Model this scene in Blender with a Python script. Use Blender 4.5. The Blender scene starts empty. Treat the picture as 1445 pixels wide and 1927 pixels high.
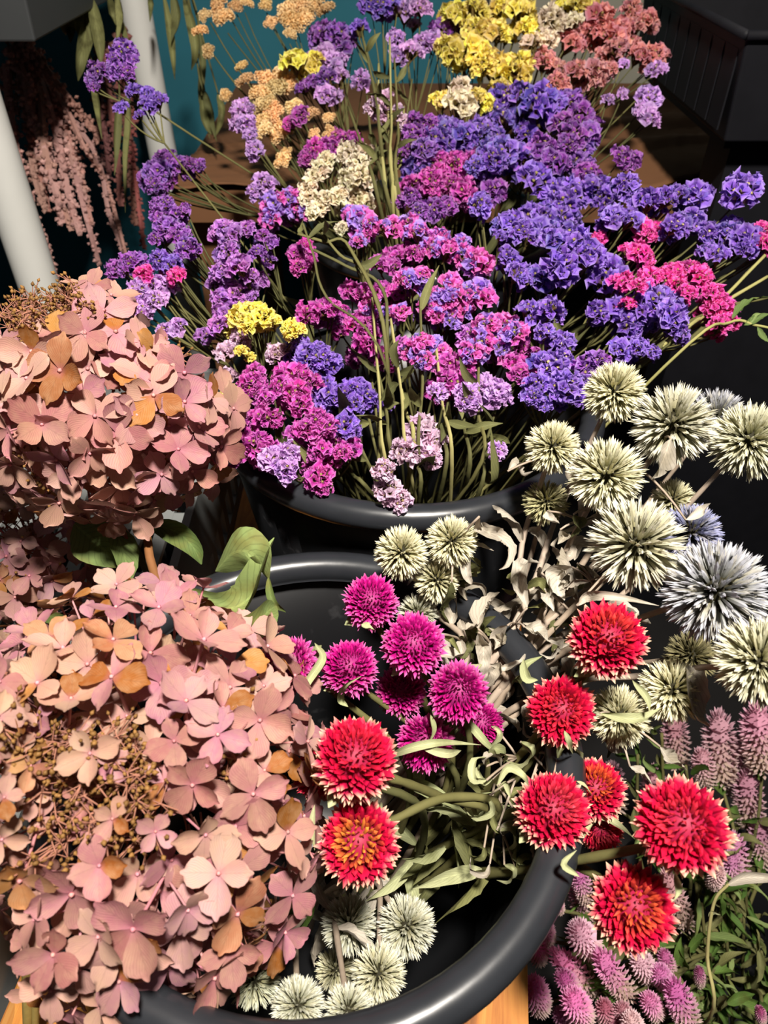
import bpy, math, random
from mathutils import Vector, Matrix
R = math.radians
rnd = random.Random(7)
scene = bpy.context.scene
COL = scene.collection

def lin(h, k=1.0):
    v = [int(h[i:i + 2], 16) / 255 for i in (0, 2, 4)]
    return tuple((c / 12.92 if c <= .04045 else ((c + .055) / 1.055) ** 2.4) * k for c in v) + (1.0,)

# ---------------------------------------------------------------- camera
HC, PITCH, FPX = 1.0975, R(42), 26 / 36 * 1927
cam = bpy.data.cameras.new('camera')
cam.sensor_fit = 'VERTICAL'; cam.sensor_height = 36; cam.sensor_width = 27; cam.lens = 26
cam.clip_start = .02
cam.dof.use_dof = True; cam.dof.focus_distance = .46; cam.dof.aperture_fstop = 13
camo = bpy.data.objects.new('camera', cam); COL.objects.link(camo)
camo.location = (0, 0, HC); camo.rotation_euler = (R(90) - PITCH, 0, 0)
scene.camera = camo
CAM = Vector((0, 0, HC))

# ---------------------------------------------------------------- world, lamps, exposure
w = bpy.data.worlds.new('world'); scene.world = w; w.use_nodes = True
w.node_tree.nodes['Background'].inputs[0].default_value = (.9, .95, 1, 1)
w.node_tree.nodes['Background'].inputs[1].default_value = .024
def area(name, loc, target, size, power, color):
    l = bpy.data.lights.new(name, 'AREA'); l.shape = 'DISK'; l.size = size; l.energy = power; l.color = color
    o = bpy.data.objects.new(name, l); COL.objects.link(o); o.location = loc
    o.rotation_euler = (Vector(target) - Vector(loc)).to_track_quat('-Z', 'Y').to_euler()
    return o
area('ceiling_lamp', (.13, -.07, 1.93), (0, .4, .75), .12, 46, (1.0, .93, .84))
scene.view_settings.view_transform = 'Standard'; scene.view_settings.look = 'None'
scene.view_settings.exposure = 0; scene.view_settings.gamma = 1; scene.view_settings.use_curve_mapping = False
scene.cycles.use_denoising = True

# ---------------------------------------------------------------- helpers
SP, CP = math.sin(PITCH), math.cos(PITCH)
FW, UP, RT = Vector((0, CP, -SP)), Vector((0, SP, CP)), Vector((1, 0, 0))
def W(px, py, d):
    """the point of the place at distance d in front of the camera that the photograph shows at px, py"""
    return CAM + (FW + RT * ((px - 722.5) / FPX) + UP * ((963.5 - py) / FPX)) * d
def rv(s=1.0):
    return Vector((rnd.uniform(-1, 1), rnd.uniform(-1, 1), rnd.uniform(-1, 1))) * s
def frame(pos, z, s=1.0, roll=None, sz=None):
    z = z.normalized(); a = Vector((0, 0, 1)) if abs(z.z) < .95 else Vector((0, 1, 0))
    x = a.cross(z).normalized(); y = z.cross(x)
    m = Matrix((x, y, z)).transposed()
    m = m @ Matrix.Rotation(rnd.uniform(0, 6.283) if roll is None else roll, 3, 'Z')
    m = m @ Matrix.Diagonal((s, s, s if sz is None else sz))
    return Matrix.Translation(pos) @ m.to_4x4()
def bez(p, n):
    out = []
    for i in range(n + 1):
        t = i / n; q = list(p)
        while len(q) > 1: q = [q[k].lerp(q[k + 1], t) for k in range(len(q) - 1)]
        out.append(q[0])
    return out
def spline(p, n):
    """points of a smooth curve through p"""
    if len(p) == 2: return bez(p, n)
    P = [p[0] * 2 - p[1]] + list(p) + [p[-1] * 2 - p[-2]]; out = []
    for i in range(1, len(P) - 2):
        a, b, c, d = P[i - 1:i + 3]
        for k in range(n):
            t = k / n
            out.append(.5 * (2 * b + (c - a) * t + (2 * a - 5 * b + 4 * c - d) * t * t + (3 * b - a - 3 * c + d) * t ** 3))
    out.append(P[-2]); return out

class MB:
    """collects vertices, faces and up to three values per vertex (t, s, lat)"""
    def __init__(self): self.v, self.f, self.a = [], [], []
    def add(self, vs, fs, at):
        b = len(self.v); self.v += [tuple(x) for x in vs]; self.f += [tuple(b + i for i in f) for f in fs]; self.a += at
    def put(self, other, m):
        self.add([m @ Vector(x) for x in other.v], other.f, list(other.a))
    def tube(self, pts, r0, r1=None, n=5, t=(0, 1), flat=1.0, lat=0.0, cap=True, bump=0.0):
        r1 = r0 if r1 is None else r1; L = len(pts); vs, fs, at = [], [], []
        x = None
        for i, p in enumerate(pts):
            d = (pts[min(i + 1, L - 1)] - pts[max(i - 1, 0)])
            d = d.normalized() if d.length > 1e-9 else Vector((0, 0, 1))
            x = (d.orthogonal() if x is None else x - d * x.dot(d))
            x = x.normalized() if x.length > 1e-6 else d.orthogonal().normalized()
            y = d.cross(x); u = i / max(1, L - 1); r = (r0 + (r1 - r0) * u) * (1 + rnd.uniform(-bump, bump))
            for k in range(n):
                a = 6.2832 * k / n
                vs.append(p + x * math.cos(a) * r + y * math.sin(a) * r * flat); at.append((t[0] + (t[1] - t[0]) * u, k / n, lat))
        for i in range(L - 1):
            for k in range(n):
                fs.append((i * n + k, i * n + (k + 1) % n, (i + 1) * n + (k + 1) % n, (i + 1) * n + k))
        if cap: fs += [tuple(range(n))[::-1], tuple((L - 1) * n + k for k in range(n))]
        self.add(vs, fs, at)
    def box(self, lo, hi, t=0.0):
        v = [(x, y, z) for x in (lo[0], hi[0]) for y in (lo[1], hi[1]) for z in (lo[2], hi[2])]
        self.add(v, [(0, 1, 3, 2), (4, 6, 7, 5), (0, 4, 5, 1), (2, 3, 7, 6), (0, 2, 6, 4), (1, 5, 7, 3)], [(t, 0, 0)] * 8)
    def bead(self, c, r, z=None, sz=1.0, t=.5, lat=0.0):
        z = (z or Vector((0, 0, 1))).normalized(); x = z.orthogonal().normalized(); y = z.cross(x)
        vs = [c + z * r * sz] + [c + (x * math.cos(a * 1.2566) + y * math.sin(a * 1.2566)) * r for a in range(5)] + [c - z * r * sz]
        fs = [(0, 1 + k, 1 + (k + 1) % 5) for k in range(5)] + [(6, 1 + (k + 1) % 5, 1 + k) for k in range(5)]
        self.add(vs, fs, [(t, 0, lat)] * 7)
    def mesh(self, name, mat, smooth=True):
        me = bpy.data.meshes.new(name); me.from_pydata(self.v, [], self.f)
        for i, an in enumerate(('t', 's', 'lat')):
            me.attributes.new(an, 'FLOAT', 'POINT').data.foreach_set('value', [x[i] for x in self.a])
        if smooth: me.polygons.foreach_set('use_smooth', [True] * len(me.polygons))
        me.materials.append(mat); return me
    def build(self, name, mat, parent=None, smooth=True, off=None):
        if off is not None: self.v = [(x - off.x, y - off.y, z - off.z) for x, y, z in self.v]
        return link(name, self.mesh(name, mat, smooth), parent)
def link(name, me, parent=None, m=None, color=None):
    o = bpy.data.objects.new(name, me); COL.objects.link(o)
    if parent is not None: o.parent = parent
    if m is not None: o.matrix_basis = m
    if color is not None: o.color = color
    return o
LABELS = {}
def tag(o, label, cat, group=None, kind=None):
    assert label not in LABELS, label
    LABELS[label] = 1
    o['label'] = label; o['category'] = cat
    if group: o['group'] = group
    if kind: o['kind'] = kind
    return o
def thing(name, loc, label, cat, group=None):
    o = bpy.data.objects.new(name, None); COL.objects.link(o); o.location = loc; o.empty_display_size = .01
    return tag(o, label, cat, group)
def struct(name, mb, mat, parent=None, smooth=False):
    o = mb.build(name, mat, parent, smooth)
    if parent is None: o['kind'] = 'structure'
    return o
def vary(c, h=.0, v=.15):
    k = 1 + rnd.uniform(-v, v)
    return tuple(max(0, min(1, x * k * (1 + rnd.uniform(-h, h)))) for x in c[:3]) + (1,)
def mixc(a, b, t): return tuple(a[i] * (1 - t) + b[i] * t for i in range(3)) + (1,)

# ---------------------------------------------------------------- materials
class NT:
    def __init__(self, name):
        self.m = bpy.data.materials.new(name); self.m.use_nodes = True; self.t = self.m.node_tree; self.t.nodes.clear()
    def n(self, typ, props=None, **ins):
        nd = self.t.nodes.new(typ)
        for k, v in (props or {}).items(): setattr(nd, k, v)
        for k, v in ins.items():
            s = nd.inputs[int(k[1:])] if k[0] == 'i' and k[1:].isdigit() else nd.inputs[k.replace('_', ' ')]
            if isinstance(v, bpy.types.NodeSocket): self.t.links.new(v, s)
            else: s.default_value = v
        return nd
    def attr(self, a): return self.n('ShaderNodeAttribute', {'attribute_name': a}).outputs['Fac']
    def ocol(self): return self.n('ShaderNodeObjectInfo').outputs['Color']
    def orand(self): return self.n('ShaderNodeObjectInfo').outputs['Random']
    def island(self): return self.n('ShaderNodeNewGeometry').outputs['Random Per Island']
    def math(self, op, a, b=0.0, clamp=False): return self.n('ShaderNodeMath', {'operation': op, 'use_clamp': clamp}, i0=a, i1=b).outputs[0]
    def mix(self, f, a, b, blend='MIX'):
        nd = self.n('ShaderNodeMix', {'data_type': 'RGBA', 'blend_type': blend}); 
        for s, v in ((nd.inputs[0], f), (nd.inputs[6], a), (nd.inputs[7], b)):
            if isinstance(v, bpy.types.NodeSocket): self.t.links.new(v, s)
            else: s.default_value = v
        return nd.outputs[2]
    def ramp(self, f, stops):
        nd = self.n('ShaderNodeValToRGB', None, Fac=f); e = nd.color_ramp.elements
        e[0].position, e[0].color = stops[0]; e[1].position, e[1].color = stops[-1]
        for p, c in stops[1:-1]:
            x = e.new(p); x.color = c
        return nd.outputs['Color']
    def noise(self, scale, detail=3, coord='Object'):
        tc = self.n('ShaderNodeTexCoord').outputs[coord]
        return self.n('ShaderNodeTexNoise', None, Vector=tc, Scale=scale, Detail=detail).outputs['Fac']
    def scale(self, c, f): # colour times a value
        return self.mix(1.0, c, self.n('ShaderNodeCombineColor', None, Red=f, Green=f, Blue=f).outputs[0], 'MULTIPLY')
    def out(self, col, rough=.7, spec=.25, bump=None, bs=.3, bd=.001, trans=0.0, tcol=None):
        p = self.n('ShaderNodeBsdfPrincipled', None, Base_Color=col, Roughness=rough)
        p.inputs['Specular IOR Level'].default_value = spec
        nrm = None
        if bump is not None:
            nrm = self.n('ShaderNodeBump', None, Strength=bs, Distance=bd, Height=bump).outputs[0]
            self.t.links.new(nrm, p.inputs['Normal'])
        sh = p.outputs[0]
        if trans > 0:
            tr = self.n('ShaderNodeBsdfTranslucent', None, Color=tcol if tcol is not None else col)
            sh = self.n('ShaderNodeMixShader', None, i0=trans, i1=sh, i2=tr.outputs[0]).outputs[0]
        o = self.n('ShaderNodeOutputMaterial'); self.t.links.new(sh, o.inputs[0])
        return self.m
M = {}
def simple(key, hexa, rough=.6, spec=.3, nscale=40, amt=.25, bs=.15, trans=0.0):
    k = NT(key); nz = k.noise(nscale, 4)
    f = k.math('ADD', k.math('MULTIPLY', nz, amt * 2), 1 - amt)
    M[key] = k.out(k.scale(lin(hexa), f), rough, spec, nz, bs, .002, trans)
simple('white plastic', 'c9c9c4', .45, .4, 12, .12, .05)
simple('light grey plastic', '7f8281', .5, .4, 15, .15, .08)
simple('dark grey plastic', '37393a', .6, .3, 10, .2, .1)
simple('teal paint', '2a6675', .7, .2, 6, .2, .05)
simple('grey paint', '8a887c', .75, .2, 9, .3, .1)
simple('concrete', '1a1919', .85, .2, 12, .35, .3)
simple('kraft', '6e4c33', .8, .2, 7, .25, .1)
simple('twig', '9a6a58', .8, .15, 120, .3, .3)
simple('straw', 'a89a5a', .75, .2, 90, .3, .2)

k = NT('black plastic'); nz = k.noise(55, 5); sc = k.noise(9, 2)
f = k.ramp(nz, [(.62, (.006, .0063, .0072, 1)), (.82, (.03, .03, .032, 1))])
M['black plastic'] = k.out(f, k.math('ADD', k.math('MULTIPLY', sc, .16), .22), .3, nz, .03, .001)
simple('rim plastic', '26282c', .3, .5, 55, .25, .04)
simple('matte black', '16161a', .6, .15, 30, .3, .05)

k = NT('orange wood'); tc = k.n('ShaderNodeTexCoord').outputs['Object']
mp = k.n('ShaderNodeMapping', None, Vector=tc, Scale=(26, 2.2, 26)).outputs[0]
g = k.n('ShaderNodeTexNoise', None, Vector=mp, Scale=1.6, Detail=6, Roughness=.65, Distortion=1.2).outputs['Fac']
blot = k.noise(5, 3)
c = k.ramp(g, [(.30, lin('5a2f12')), (.45, lin('a8672a')), (.6, lin('c08038')), (.75, lin('d09a52'))])
c = k.mix(k.math('MULTIPLY', k.math('GREATER_THAN', blot, .62), .35), c, lin('3c2213'))
M['orange wood'] = k.out(c, .55, .3, g, .25, .002)

# stems
def stem_mat(key, a, b, rough=.75):
    k = NT(key); nz = k.noise(160, 4)
    c = k.mix(k.math('ADD', k.math('MULTIPLY', k.orand(), .6), k.math('MULTIPLY', nz, .4)), lin(a), lin(b))
    M[key] = k.out(c, rough, .2, nz, .4, .0006)
stem_mat('green stem', '43452a', '706b40')
stem_mat('grey stem', '8d7d6a', 'b3a394')
stem_mat('brown stem', '6d4526', '93663f')
stem_mat('pale stem', 'a49a6a', '8d8c52')

# statice florets: object colour over the papery rim, brown at the tube
k = NT('statice paper'); t = k.attr('t'); isl = k.island(); oc = k.ocol()
rim = k.n('ShaderNodeHueSaturation', None, Hue=k.math('ADD', k.math('MULTIPLY', isl, .05), .475), Saturation=1.0,
          Value=k.math('ADD', k.math('MULTIPLY', isl, .5), .75), Color=oc).outputs[0]
rim = k.mix(k.math('MULTIPLY', k.math('SUBTRACT', t, .7, True), .6), rim, (.9, .82, .95, 1))
c = k.mix(k.n('ShaderNodeMapRange', None, Value=t, i1=.22, i2=.5).outputs[0], lin('6a5230'), rim)
M['statice paper'] = k.out(c, .55, .3, None, trans=.32)
k = NT('calyx'); oc = k.ocol(); t = k.attr('t')
c = k.mix(k.math('MULTIPLY', k.island(), .6), oc, lin('8d7a4c'))
M['calyx'] = k.out(k.scale(c, k.math('ADD', k.math('MULTIPLY', t, .6), .55)), .8, .15)

# hydrangea petals with veins
k = NT('hydrangea petal'); t = k.attr('t'); s = k.attr('s'); oc = k.ocol()
sa = k.math('ABSOLUTE', s)
v = k.math('SINE', k.math('MULTIPLY', k.math('SUBTRACT', t, k.math('MULTIPLY', sa, .8)), 48.0))
v = k.math('MULTIPLY', k.math('SUBTRACT', v, .5, True), .26)
mid = k.math('MULTIPLY', k.math('LESS_THAN', sa, .05), .14)
nz = k.noise(2.2, 4); nz2 = k.noise(7, 4)
c = k.mix(k.n('ShaderNodeMapRange', None, Value=nz, i1=.45, i2=.8, i4=.45).outputs[0], oc, lin('d9b890', .8))
c = k.mix(k.math('SUBTRACT', .45, k.math('MULTIPLY', t, 1.8), True), c, lin('a8607a'))
c = k.mix(k.math('MULTIPLY', k.math('GREATER_THAN', nz2, .74), .3), c, lin('a8604c'))
c = k.scale(c, k.math('SUBTRACT', 1.0, k.math('MAXIMUM', v, mid)))
M['hydrangea petal'] = k.out(c, .6, .25, k.math('MULTIPLY', v, -1.0), .25, .03, .22)

# globe amaranth bracts
def globe_mat(key, stops, tip, tipamt, lat0):
    k = NT(key); t = k.attr('t'); lat = k.attr('lat'); oc = k.ocol()
    c = k.ramp(lat, stops)
    c = k.mix(k.math('SUBTRACT', 1.0, k.math('MULTIPLY', lat, 4.6), True), c, oc)
    isl = k.island()
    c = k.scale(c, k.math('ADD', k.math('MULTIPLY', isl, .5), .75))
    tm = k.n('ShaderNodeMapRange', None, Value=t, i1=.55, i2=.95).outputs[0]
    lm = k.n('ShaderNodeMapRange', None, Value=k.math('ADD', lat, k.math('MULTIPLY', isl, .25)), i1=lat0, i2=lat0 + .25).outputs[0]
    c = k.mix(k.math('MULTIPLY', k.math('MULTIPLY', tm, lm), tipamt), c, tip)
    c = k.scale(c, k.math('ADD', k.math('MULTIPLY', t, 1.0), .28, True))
    M[key] = k.out(c, .55, .3, None, trans=.2)
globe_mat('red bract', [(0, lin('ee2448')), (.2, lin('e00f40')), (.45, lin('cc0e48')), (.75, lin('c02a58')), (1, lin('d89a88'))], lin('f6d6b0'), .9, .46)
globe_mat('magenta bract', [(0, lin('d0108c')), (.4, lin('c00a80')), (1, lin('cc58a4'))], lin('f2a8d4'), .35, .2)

# globe thistle spikes
k = NT('thistle spike'); t = k.attr('t'); oc = k.ocol(); isl = k.island()
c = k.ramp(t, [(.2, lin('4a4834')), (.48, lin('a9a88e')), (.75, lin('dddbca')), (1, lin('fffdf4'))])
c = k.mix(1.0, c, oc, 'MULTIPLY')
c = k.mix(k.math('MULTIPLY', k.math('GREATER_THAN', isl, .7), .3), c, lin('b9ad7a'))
M['thistle spike'] = k.out(c, .7, .2, None, trans=.12)

# leaves
def leaf_mat(key, a, b, c3, trans=.15):
    k = NT(key); t = k.attr('t'); s = k.attr('s'); sa = k.math('ABSOLUTE', s)
    v = k.math('MULTIPLY', k.math('GREATER_THAN', k.math('SINE', k.math('MULTIPLY', k.math('SUBTRACT', t, k.math('MULTIPLY', sa, .3)), 60.0)), .8), .2)
    mid = k.math('MULTIPLY', k.math('LESS_THAN', sa, .07), -.25)
    nz = k.noise(45, 4)
    c = k.mix(k.orand(), lin(a), lin(b)); c = k.mix(k.n('ShaderNodeMapRange', None, Value=nz, i1=.5, i2=.72).outputs[0], c, lin(c3))
    c = k.scale(c, k.math('SUBTRACT', 1.0, k.math('ADD', v, mid)))
    M[key] = k.out(c, .7, .2, k.math('ADD', v, nz), .4, .0015, trans)
leaf_mat('green leaf', '566a38', '86975c', '6f6c38')
leaf_mat('grey leaf', 'a89e8e', 'c4bcae', '7d7460')
leaf_mat('olive leaf', '5a5c3a', '7a7a4c', '4c4a2c')
leaf_mat('pale green leaf', '9aa074', 'b4b68c', '7f8258')
leaf_mat('dark green leaf', '3f5a24', '5f7a38', '4a4a20')

# blobs coloured by object colour
def oc_mat(key, amt=.5, rough=.8, trans=.1, tipc=None):
    k = NT(key); t = k.attr('t'); isl = k.island(); oc = k.ocol()
    c = k.scale(oc, k.math('ADD', k.math('MULTIPLY', isl, amt), 1 - amt / 2))
    if tipc: c = k.mix(k.math('MULTIPLY', t, .8), c, tipc)
    M[key] = k.out(c, rough, .2, None, trans=trans)
oc_mat('tassel bead'); oc_mat('yarrow petal', .4, .7, .2); oc_mat('bud', .6, .6, 0)
k = NT('celosia bract'); t = k.attr('t'); lat = k.attr('lat'); isl = k.island(); oc = k.ocol()
c = k.mix(k.n('ShaderNodeMapRange', None, Value=k.math('ADD', lat, k.math('MULTIPLY', isl, .25)), i1=.42, i2=.9).outputs[0], oc, lin('c2a898'))
c = k.mix(k.math('MULTIPLY', t, .35), c, lin('f0d8e4'))
M['celosia bract'] = k.out(c, .65, .2, None, trans=.25)

# ---------------------------------------------------------------- the room
FLOOR = 0.0; BENCH = .48
mb = MB(); mb.box((-2.5, -1.5, -.05), (2.5, 2.6, 0)); struct('floor', mb, M['concrete'])
mb = MB(); mb.box((-2.2, 1.78, 0), (.2, 1.86, 2.4)); struct('wall_back', mb, M['teal paint'])
wr = MB(); wr.box((.2, 1.80, 0), (2.2, 1.88, 2.4)); wr = struct('wall_right', wr, M['dark grey plastic'])
pm = MB(); pm.box((0, -.022, 0), (.40, 0, .078)); pme = pm.mesh('plank', M['grey paint'], False)
for r in range(8):
    for c_ in range(4):
        o = link('plank', pme, wr, Matrix.Translation((.21 + c_ * .405 - (r % 2) * .0, 1.80 + rnd.uniform(-.004, .002), .55 + r * .084)))

# bench of orange planks under both tubs
bench = thing('wooden_bench', (0, .45, 0), 'worn orange wooden plank bench carrying the black tubs', 'bench')
yaw = Matrix.Rotation(R(-7), 4, 'Z')
for i in range(4):
    mb = MB(); x0 = -.235 + i * .0945
    for (a, b, z0, z1) in ((x0, x0 + .092, BENCH - .028, BENCH),):
        mb.box((a + .002, -.62, z0), (b - .002, .52, z1 - .002)); mb.box((a + .004, -.618, z1 - .002), (b - .004, .518, z1))
    o = link('plank', mb.mesh('plank', M['orange wood'], False), bench, yaw)
for x in (-.2, .105):
    for y in (-.55, .45):
        mb = MB(); mb.box((x - .025, y - .025, 0), (x + .025, y + .025, BENCH - .028)); link('leg', mb.mesh('leg', M['orange wood'], False), bench, yaw)
for x in (-.225, .13):
    mb = MB(); mb.box((x - .01, -.55, BENCH - .10), (x + .01, .45, BENCH - .028)); link('apron', mb.mesh('apron', M['orange wood'], False), bench, yaw)

def lathe(mb, prof, n=72, caps=True):
    vs, fs = [], []
    for r, z in prof:
        for k_ in range(n):
            a = 6.28318 * k_ / n; vs.append((r * math.cos(a), r * math.sin(a), z))
    m = len(prof)
    for i in range(m - 1):
        for k_ in range(n):
            fs.append((i * n + k_, i * n + (k_ + 1) % n, (i + 1) * n + (k_ + 1) % n, (i + 1) * n + k_))
    if caps: fs += [tuple(range(n))[::-1], tuple((m - 1) * n + k_ for k_ in range(n))]
    mb.add(vs, fs, [(0, 0, 0)] * len(vs))
def tub(loc, Ro, h, label, tilt=(0, 0)):
    t = thing('plastic_tub', loc, label, 'tub', 'black plastic tubs')
    t.rotation_euler = (tilt[0], tilt[1], 0)
    Ri = Ro - .009; rb = Ri * .78
    mb = MB(); lathe(mb, [(rb - .004, 0), (rb, .004), (Ri * .80, .02), (Ri, h - .012), (Ri - .003, h - .012), (Ri * .80 - .003, .023), (rb - .006, .006), (.002, .006)])
    mb.build('body', M['black plastic'], t)
    prof = [(Ro - .0095 + .0105 * math.cos(a), h - .009 + .0105 * math.sin(a)) for a in [R(x) for x in range(-150, 211, 24)]]
    mb = MB(); lathe(mb, prof + [prof[0]], 72, False); mb.build('rim', M['rim plastic'], t)
    return t
T1 = Vector((-.040, .2205, BENCH)); R1, H1 = .15, .25
T2 = Vector((.020, .546, BENCH)); R2, H2 = .168, .2715
T3 = Vector((.06, .93, BENCH)); R3, H3 = .165, .2715
tub(T1, R1, H1, 'nearest black plastic tub on the orange wooden bench')
tub(T2, R2, H2, 'black plastic tub of statice behind the nearest tub')
tub(T3, R3, H3, 'rear black plastic tub hidden under the mound of statice')
T4 = Vector((.36, .26, 0)); R4, H4 = .14, .26
tub(T4, R4, H4, 'black plastic tub on the floor holding the pink celosia')
T5 = Vector((-.40, .02, .0))
# rear table with kraft paper
tb = thing('back_table', (.12, 1.3, 0), 'low dark table behind the tubs under brown kraft paper', 'table')
mb = MB(); mb.box((-.42, -.27, .71), (.62, .42, .735)); mb.build('tabletop', M['kraft'], tb, False)
for x in (-.38, .57):
    for y in (-.2, .37):
        mb = MB(); mb.box((x - .02, y - .02, 0), (x + .02, y + .02, .71)); mb.build('leg', M['kraft'], tb, False)
mb = MB(); NX, NY = 60, 30; vs, fs = [], []
edge = [(-.30, 1.10), (-.29, 1.30), (.66, 1.64), (.50, 1.15), (.395, 1.04), (.30, 1.06)]
for i in range(NX + 1):
    u = i / NX; x = -.30 + u * .90
    y0 = 1.06 + .05 * math.sin(u * 9) * .3 + max(0, u - .78) * .55; y1 = 1.27 + u * .34 + .012 * math.sin(u * 23)
    for j in range(NY + 1):
        q = j / NY
        vs.append((x + (q - .5) * .03, y0 + (y1 - y0) * q, .741 + .006 * math.sin(q * 21 + u * 7) * (u > .55) * (q > .35) + .004 * math.sin(u * 17 + q * 3) + .004 * rnd.random()))
for i in range(NX):
    for j in range(NY):
        a = i * (NY + 1) + j; fs.append((a, a + NY + 1, a + NY + 2, a + 1))
mb.add(vs, fs, [(0, 0, 0)] * len(vs))
kp = mb.build('kraft_paper', M['kraft']); tag(kp, 'rumpled brown kraft paper spread on the rear table', 'paper')
md = kp.modifiers.new('s', 'SOLIDIFY'); md.thickness = .0015

# black bin on a black stand at the back, beside the statice
def tray(mb, x0, x1, y0, y1, z0, z1, th=.006, ta=.02):
    """open tapered box"""
    def ring(i, z, e): return [(x0 - e + i, y0 - e + i, z), (x1 + e - i, y0 - e + i, z), (x1 + e - i, y1 + e - i, z), (x0 - e + i, y1 + e - i, z)]
    L = [ring(0, z0, 0), ring(0, z1, ta), ring(th, z1, ta), ring(th, z0 + th, 0)]
    vs = sum(L, []); fs = [(3, 2, 1, 0), (12, 13, 14, 15)]
    for a in range(3):
        for k_ in range(4): fs.append((a * 4 + k_, a * 4 + (k_ + 1) % 4, a * 4 + 4 + (k_ + 1) % 4, a * 4 + 4 + k_))
    mb.add(vs, fs, [(0, 0, 0)] * 16)
bz = HC - .253
bb = thing('black_bin', (.58, 1.05, bz), 'open black plastic bin with ribbed side on the tall black stand', 'bin')
mb = MB(); tray(mb, -.19, .2, -.135, .25, 0, .107, .006, .012); o = mb.build('body', M['matte black'], bb, False)
bv = o.modifiers.new('b', 'BEVEL'); bv.width = .006; bv.segments = 3
mb = MB()
for i in range(9): mb.box((-.2005, -.13 + i * .042, .012), (-.1985, -.094 + i * .042, .092))
mb.build('ribs', M['matte black'], bb, False)
mb = MB(); P = [Vector(p) for p in ((-.203, -.148, .107), (.213, -.148, .107), (.213, .263, .107), (-.203, .263, .107), (-.203, -.148, .107))]
for a, b in zip(P, P[1:]): mb.tube([a, b], .005, n=8)
mb.build('rim', M['matte black'], bb)
pot = MB(); lathe(pot, [(.05, 0), (.07, .13), (.076, .13), (.076, .15), (.068, .15), (.048, .01), (.002, .01)], 40)
pot = pot.build('plant_pot', M['matte black']); pot.location = (.54, 1.03, bz + .006); tag(pot, 'black plant pot standing inside the open black bin', 'pot')
st = thing('black_stand', (.58, 1.08, 0), 'tall black box stand carrying the black bin', 'stand')
mb = MB(); mb.box((-.165, -.13, 0), (.2, -.06, bz - .012)); o = mb.build('body', M['matte black'], st, False)
mb = MB(); mb.box((-.18, -.145, bz - .012), (.21, .21, bz - .001)); mb.build('top', M['matte black'], st, False)

# white rack at the back with the grey tub
rk = thing('white_rack', (-.42, 1.15, 0), 'white plastic pipe rack standing on the floor behind the hydrangeas', 'rack')
for x, y in ((-.438, .89), (-.397, 1.417), (-.98, .89), (-.98, 1.417)):
    mb = MB(); mb.tube([Vector((x + .42, y - 1.15, z)) for z in (0, .5, 1.0, 1.5, 1.9)], .025, n=20); mb.build('leg', M['white plastic'], rk)
mb = MB(); mb.box((-.60, -.30, HC - .172), (-.075, .30, HC - .162)); o = mb.build('shelf', M['dark grey plastic'], rk, False)
gt = thing('grey_tub', (-.52, 1.085, HC - .161), 'dark grey plastic tub on the rack at the upper corner', 'tub')
mb = MB(); tray(mb, -.35, .135, -.13, .2, 0, .2, .005, .015); o = mb.build('body', M['dark grey plastic'], gt, False)
bv = o.modifiers.new('b', 'BEVEL'); bv.width = .006; bv.segments = 2
mb = MB(); P = [Vector(p) for p in ((-.37, -.15, .2), (.155, -.15, .2), (.155, .22, .2), (-.37, .22, .2), (-.37, -.15, .2))]
for a, b in zip(P, P[1:]): mb.tube([a, b], .006, n=8)
mb.build('rim', M['dark grey plastic'], gt)

# slotted grey crate at the side of the bench
cr = thing('plastic_crate', (-.37, .55, 0), 'light grey slotted plastic crate beyond the upper hydrangea', 'crate')
z0 = .545
for i in range(15):
    mb = MB(); x = -.19 + i * .0262; mb.box((x, -.14, z0), (x + .014, .14, z0 + .006)); mb.build('slat', M['light grey plastic'], cr, False)
mb = MB()
for y in (-.14, -.05, .04, .13): mb.box((-.2, y, z0 - .004), (.2, y + .016, z0 + .0055))
mb.build('bottom_frame', M['light grey plastic'], cr, False)
mb = MB(); mb.box((-.2, .145, z0), (.2, .152, z0 + .018)); mb.box((-.2, .145, z0 + .055), (.2, .152, z0 + .13))
for i in range(14): mb.box((-.2 + i * .0305, .1455, z0 + .018), (-.188 + i * .0305, .1515, z0 + .055))
mb.build('back_wall', M['light grey plastic'], cr, False)
mb = MB(); mb.box((.2, -.145, z0), (.207, .152, z0 + .018)); mb.box((.2, -.145, z0 + .055), (.207, .152, z0 + .13))
for i in range(10): mb.box((.2005, -.145 + i * .031, z0 + .018), (.2065, -.131 + i * .031, z0 + .055))
mb.build('side_wall', M['light grey plastic'], cr, False)
mb = MB(); tray(mb, -.17, .09, -.12, .12, 0, z0 - .004, .01, 0); mb.build('base', M['dark grey plastic'], cr, False)

wc = thing('white_crate', (-.40, .16, 0), 'pale plastic crate corner showing beside the nearest hydrangea', 'crate')
mb = MB(); tray(mb, -.2, .118, -.13, .13, .38, .56, .006, .01); mb.build('body', M['light grey plastic'], wc, False)
mb = MB(); mb.box((-.19, -.12, 0), (.10, .12, .38)); mb.build('base', M['dark grey plastic'], wc, False)

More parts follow.
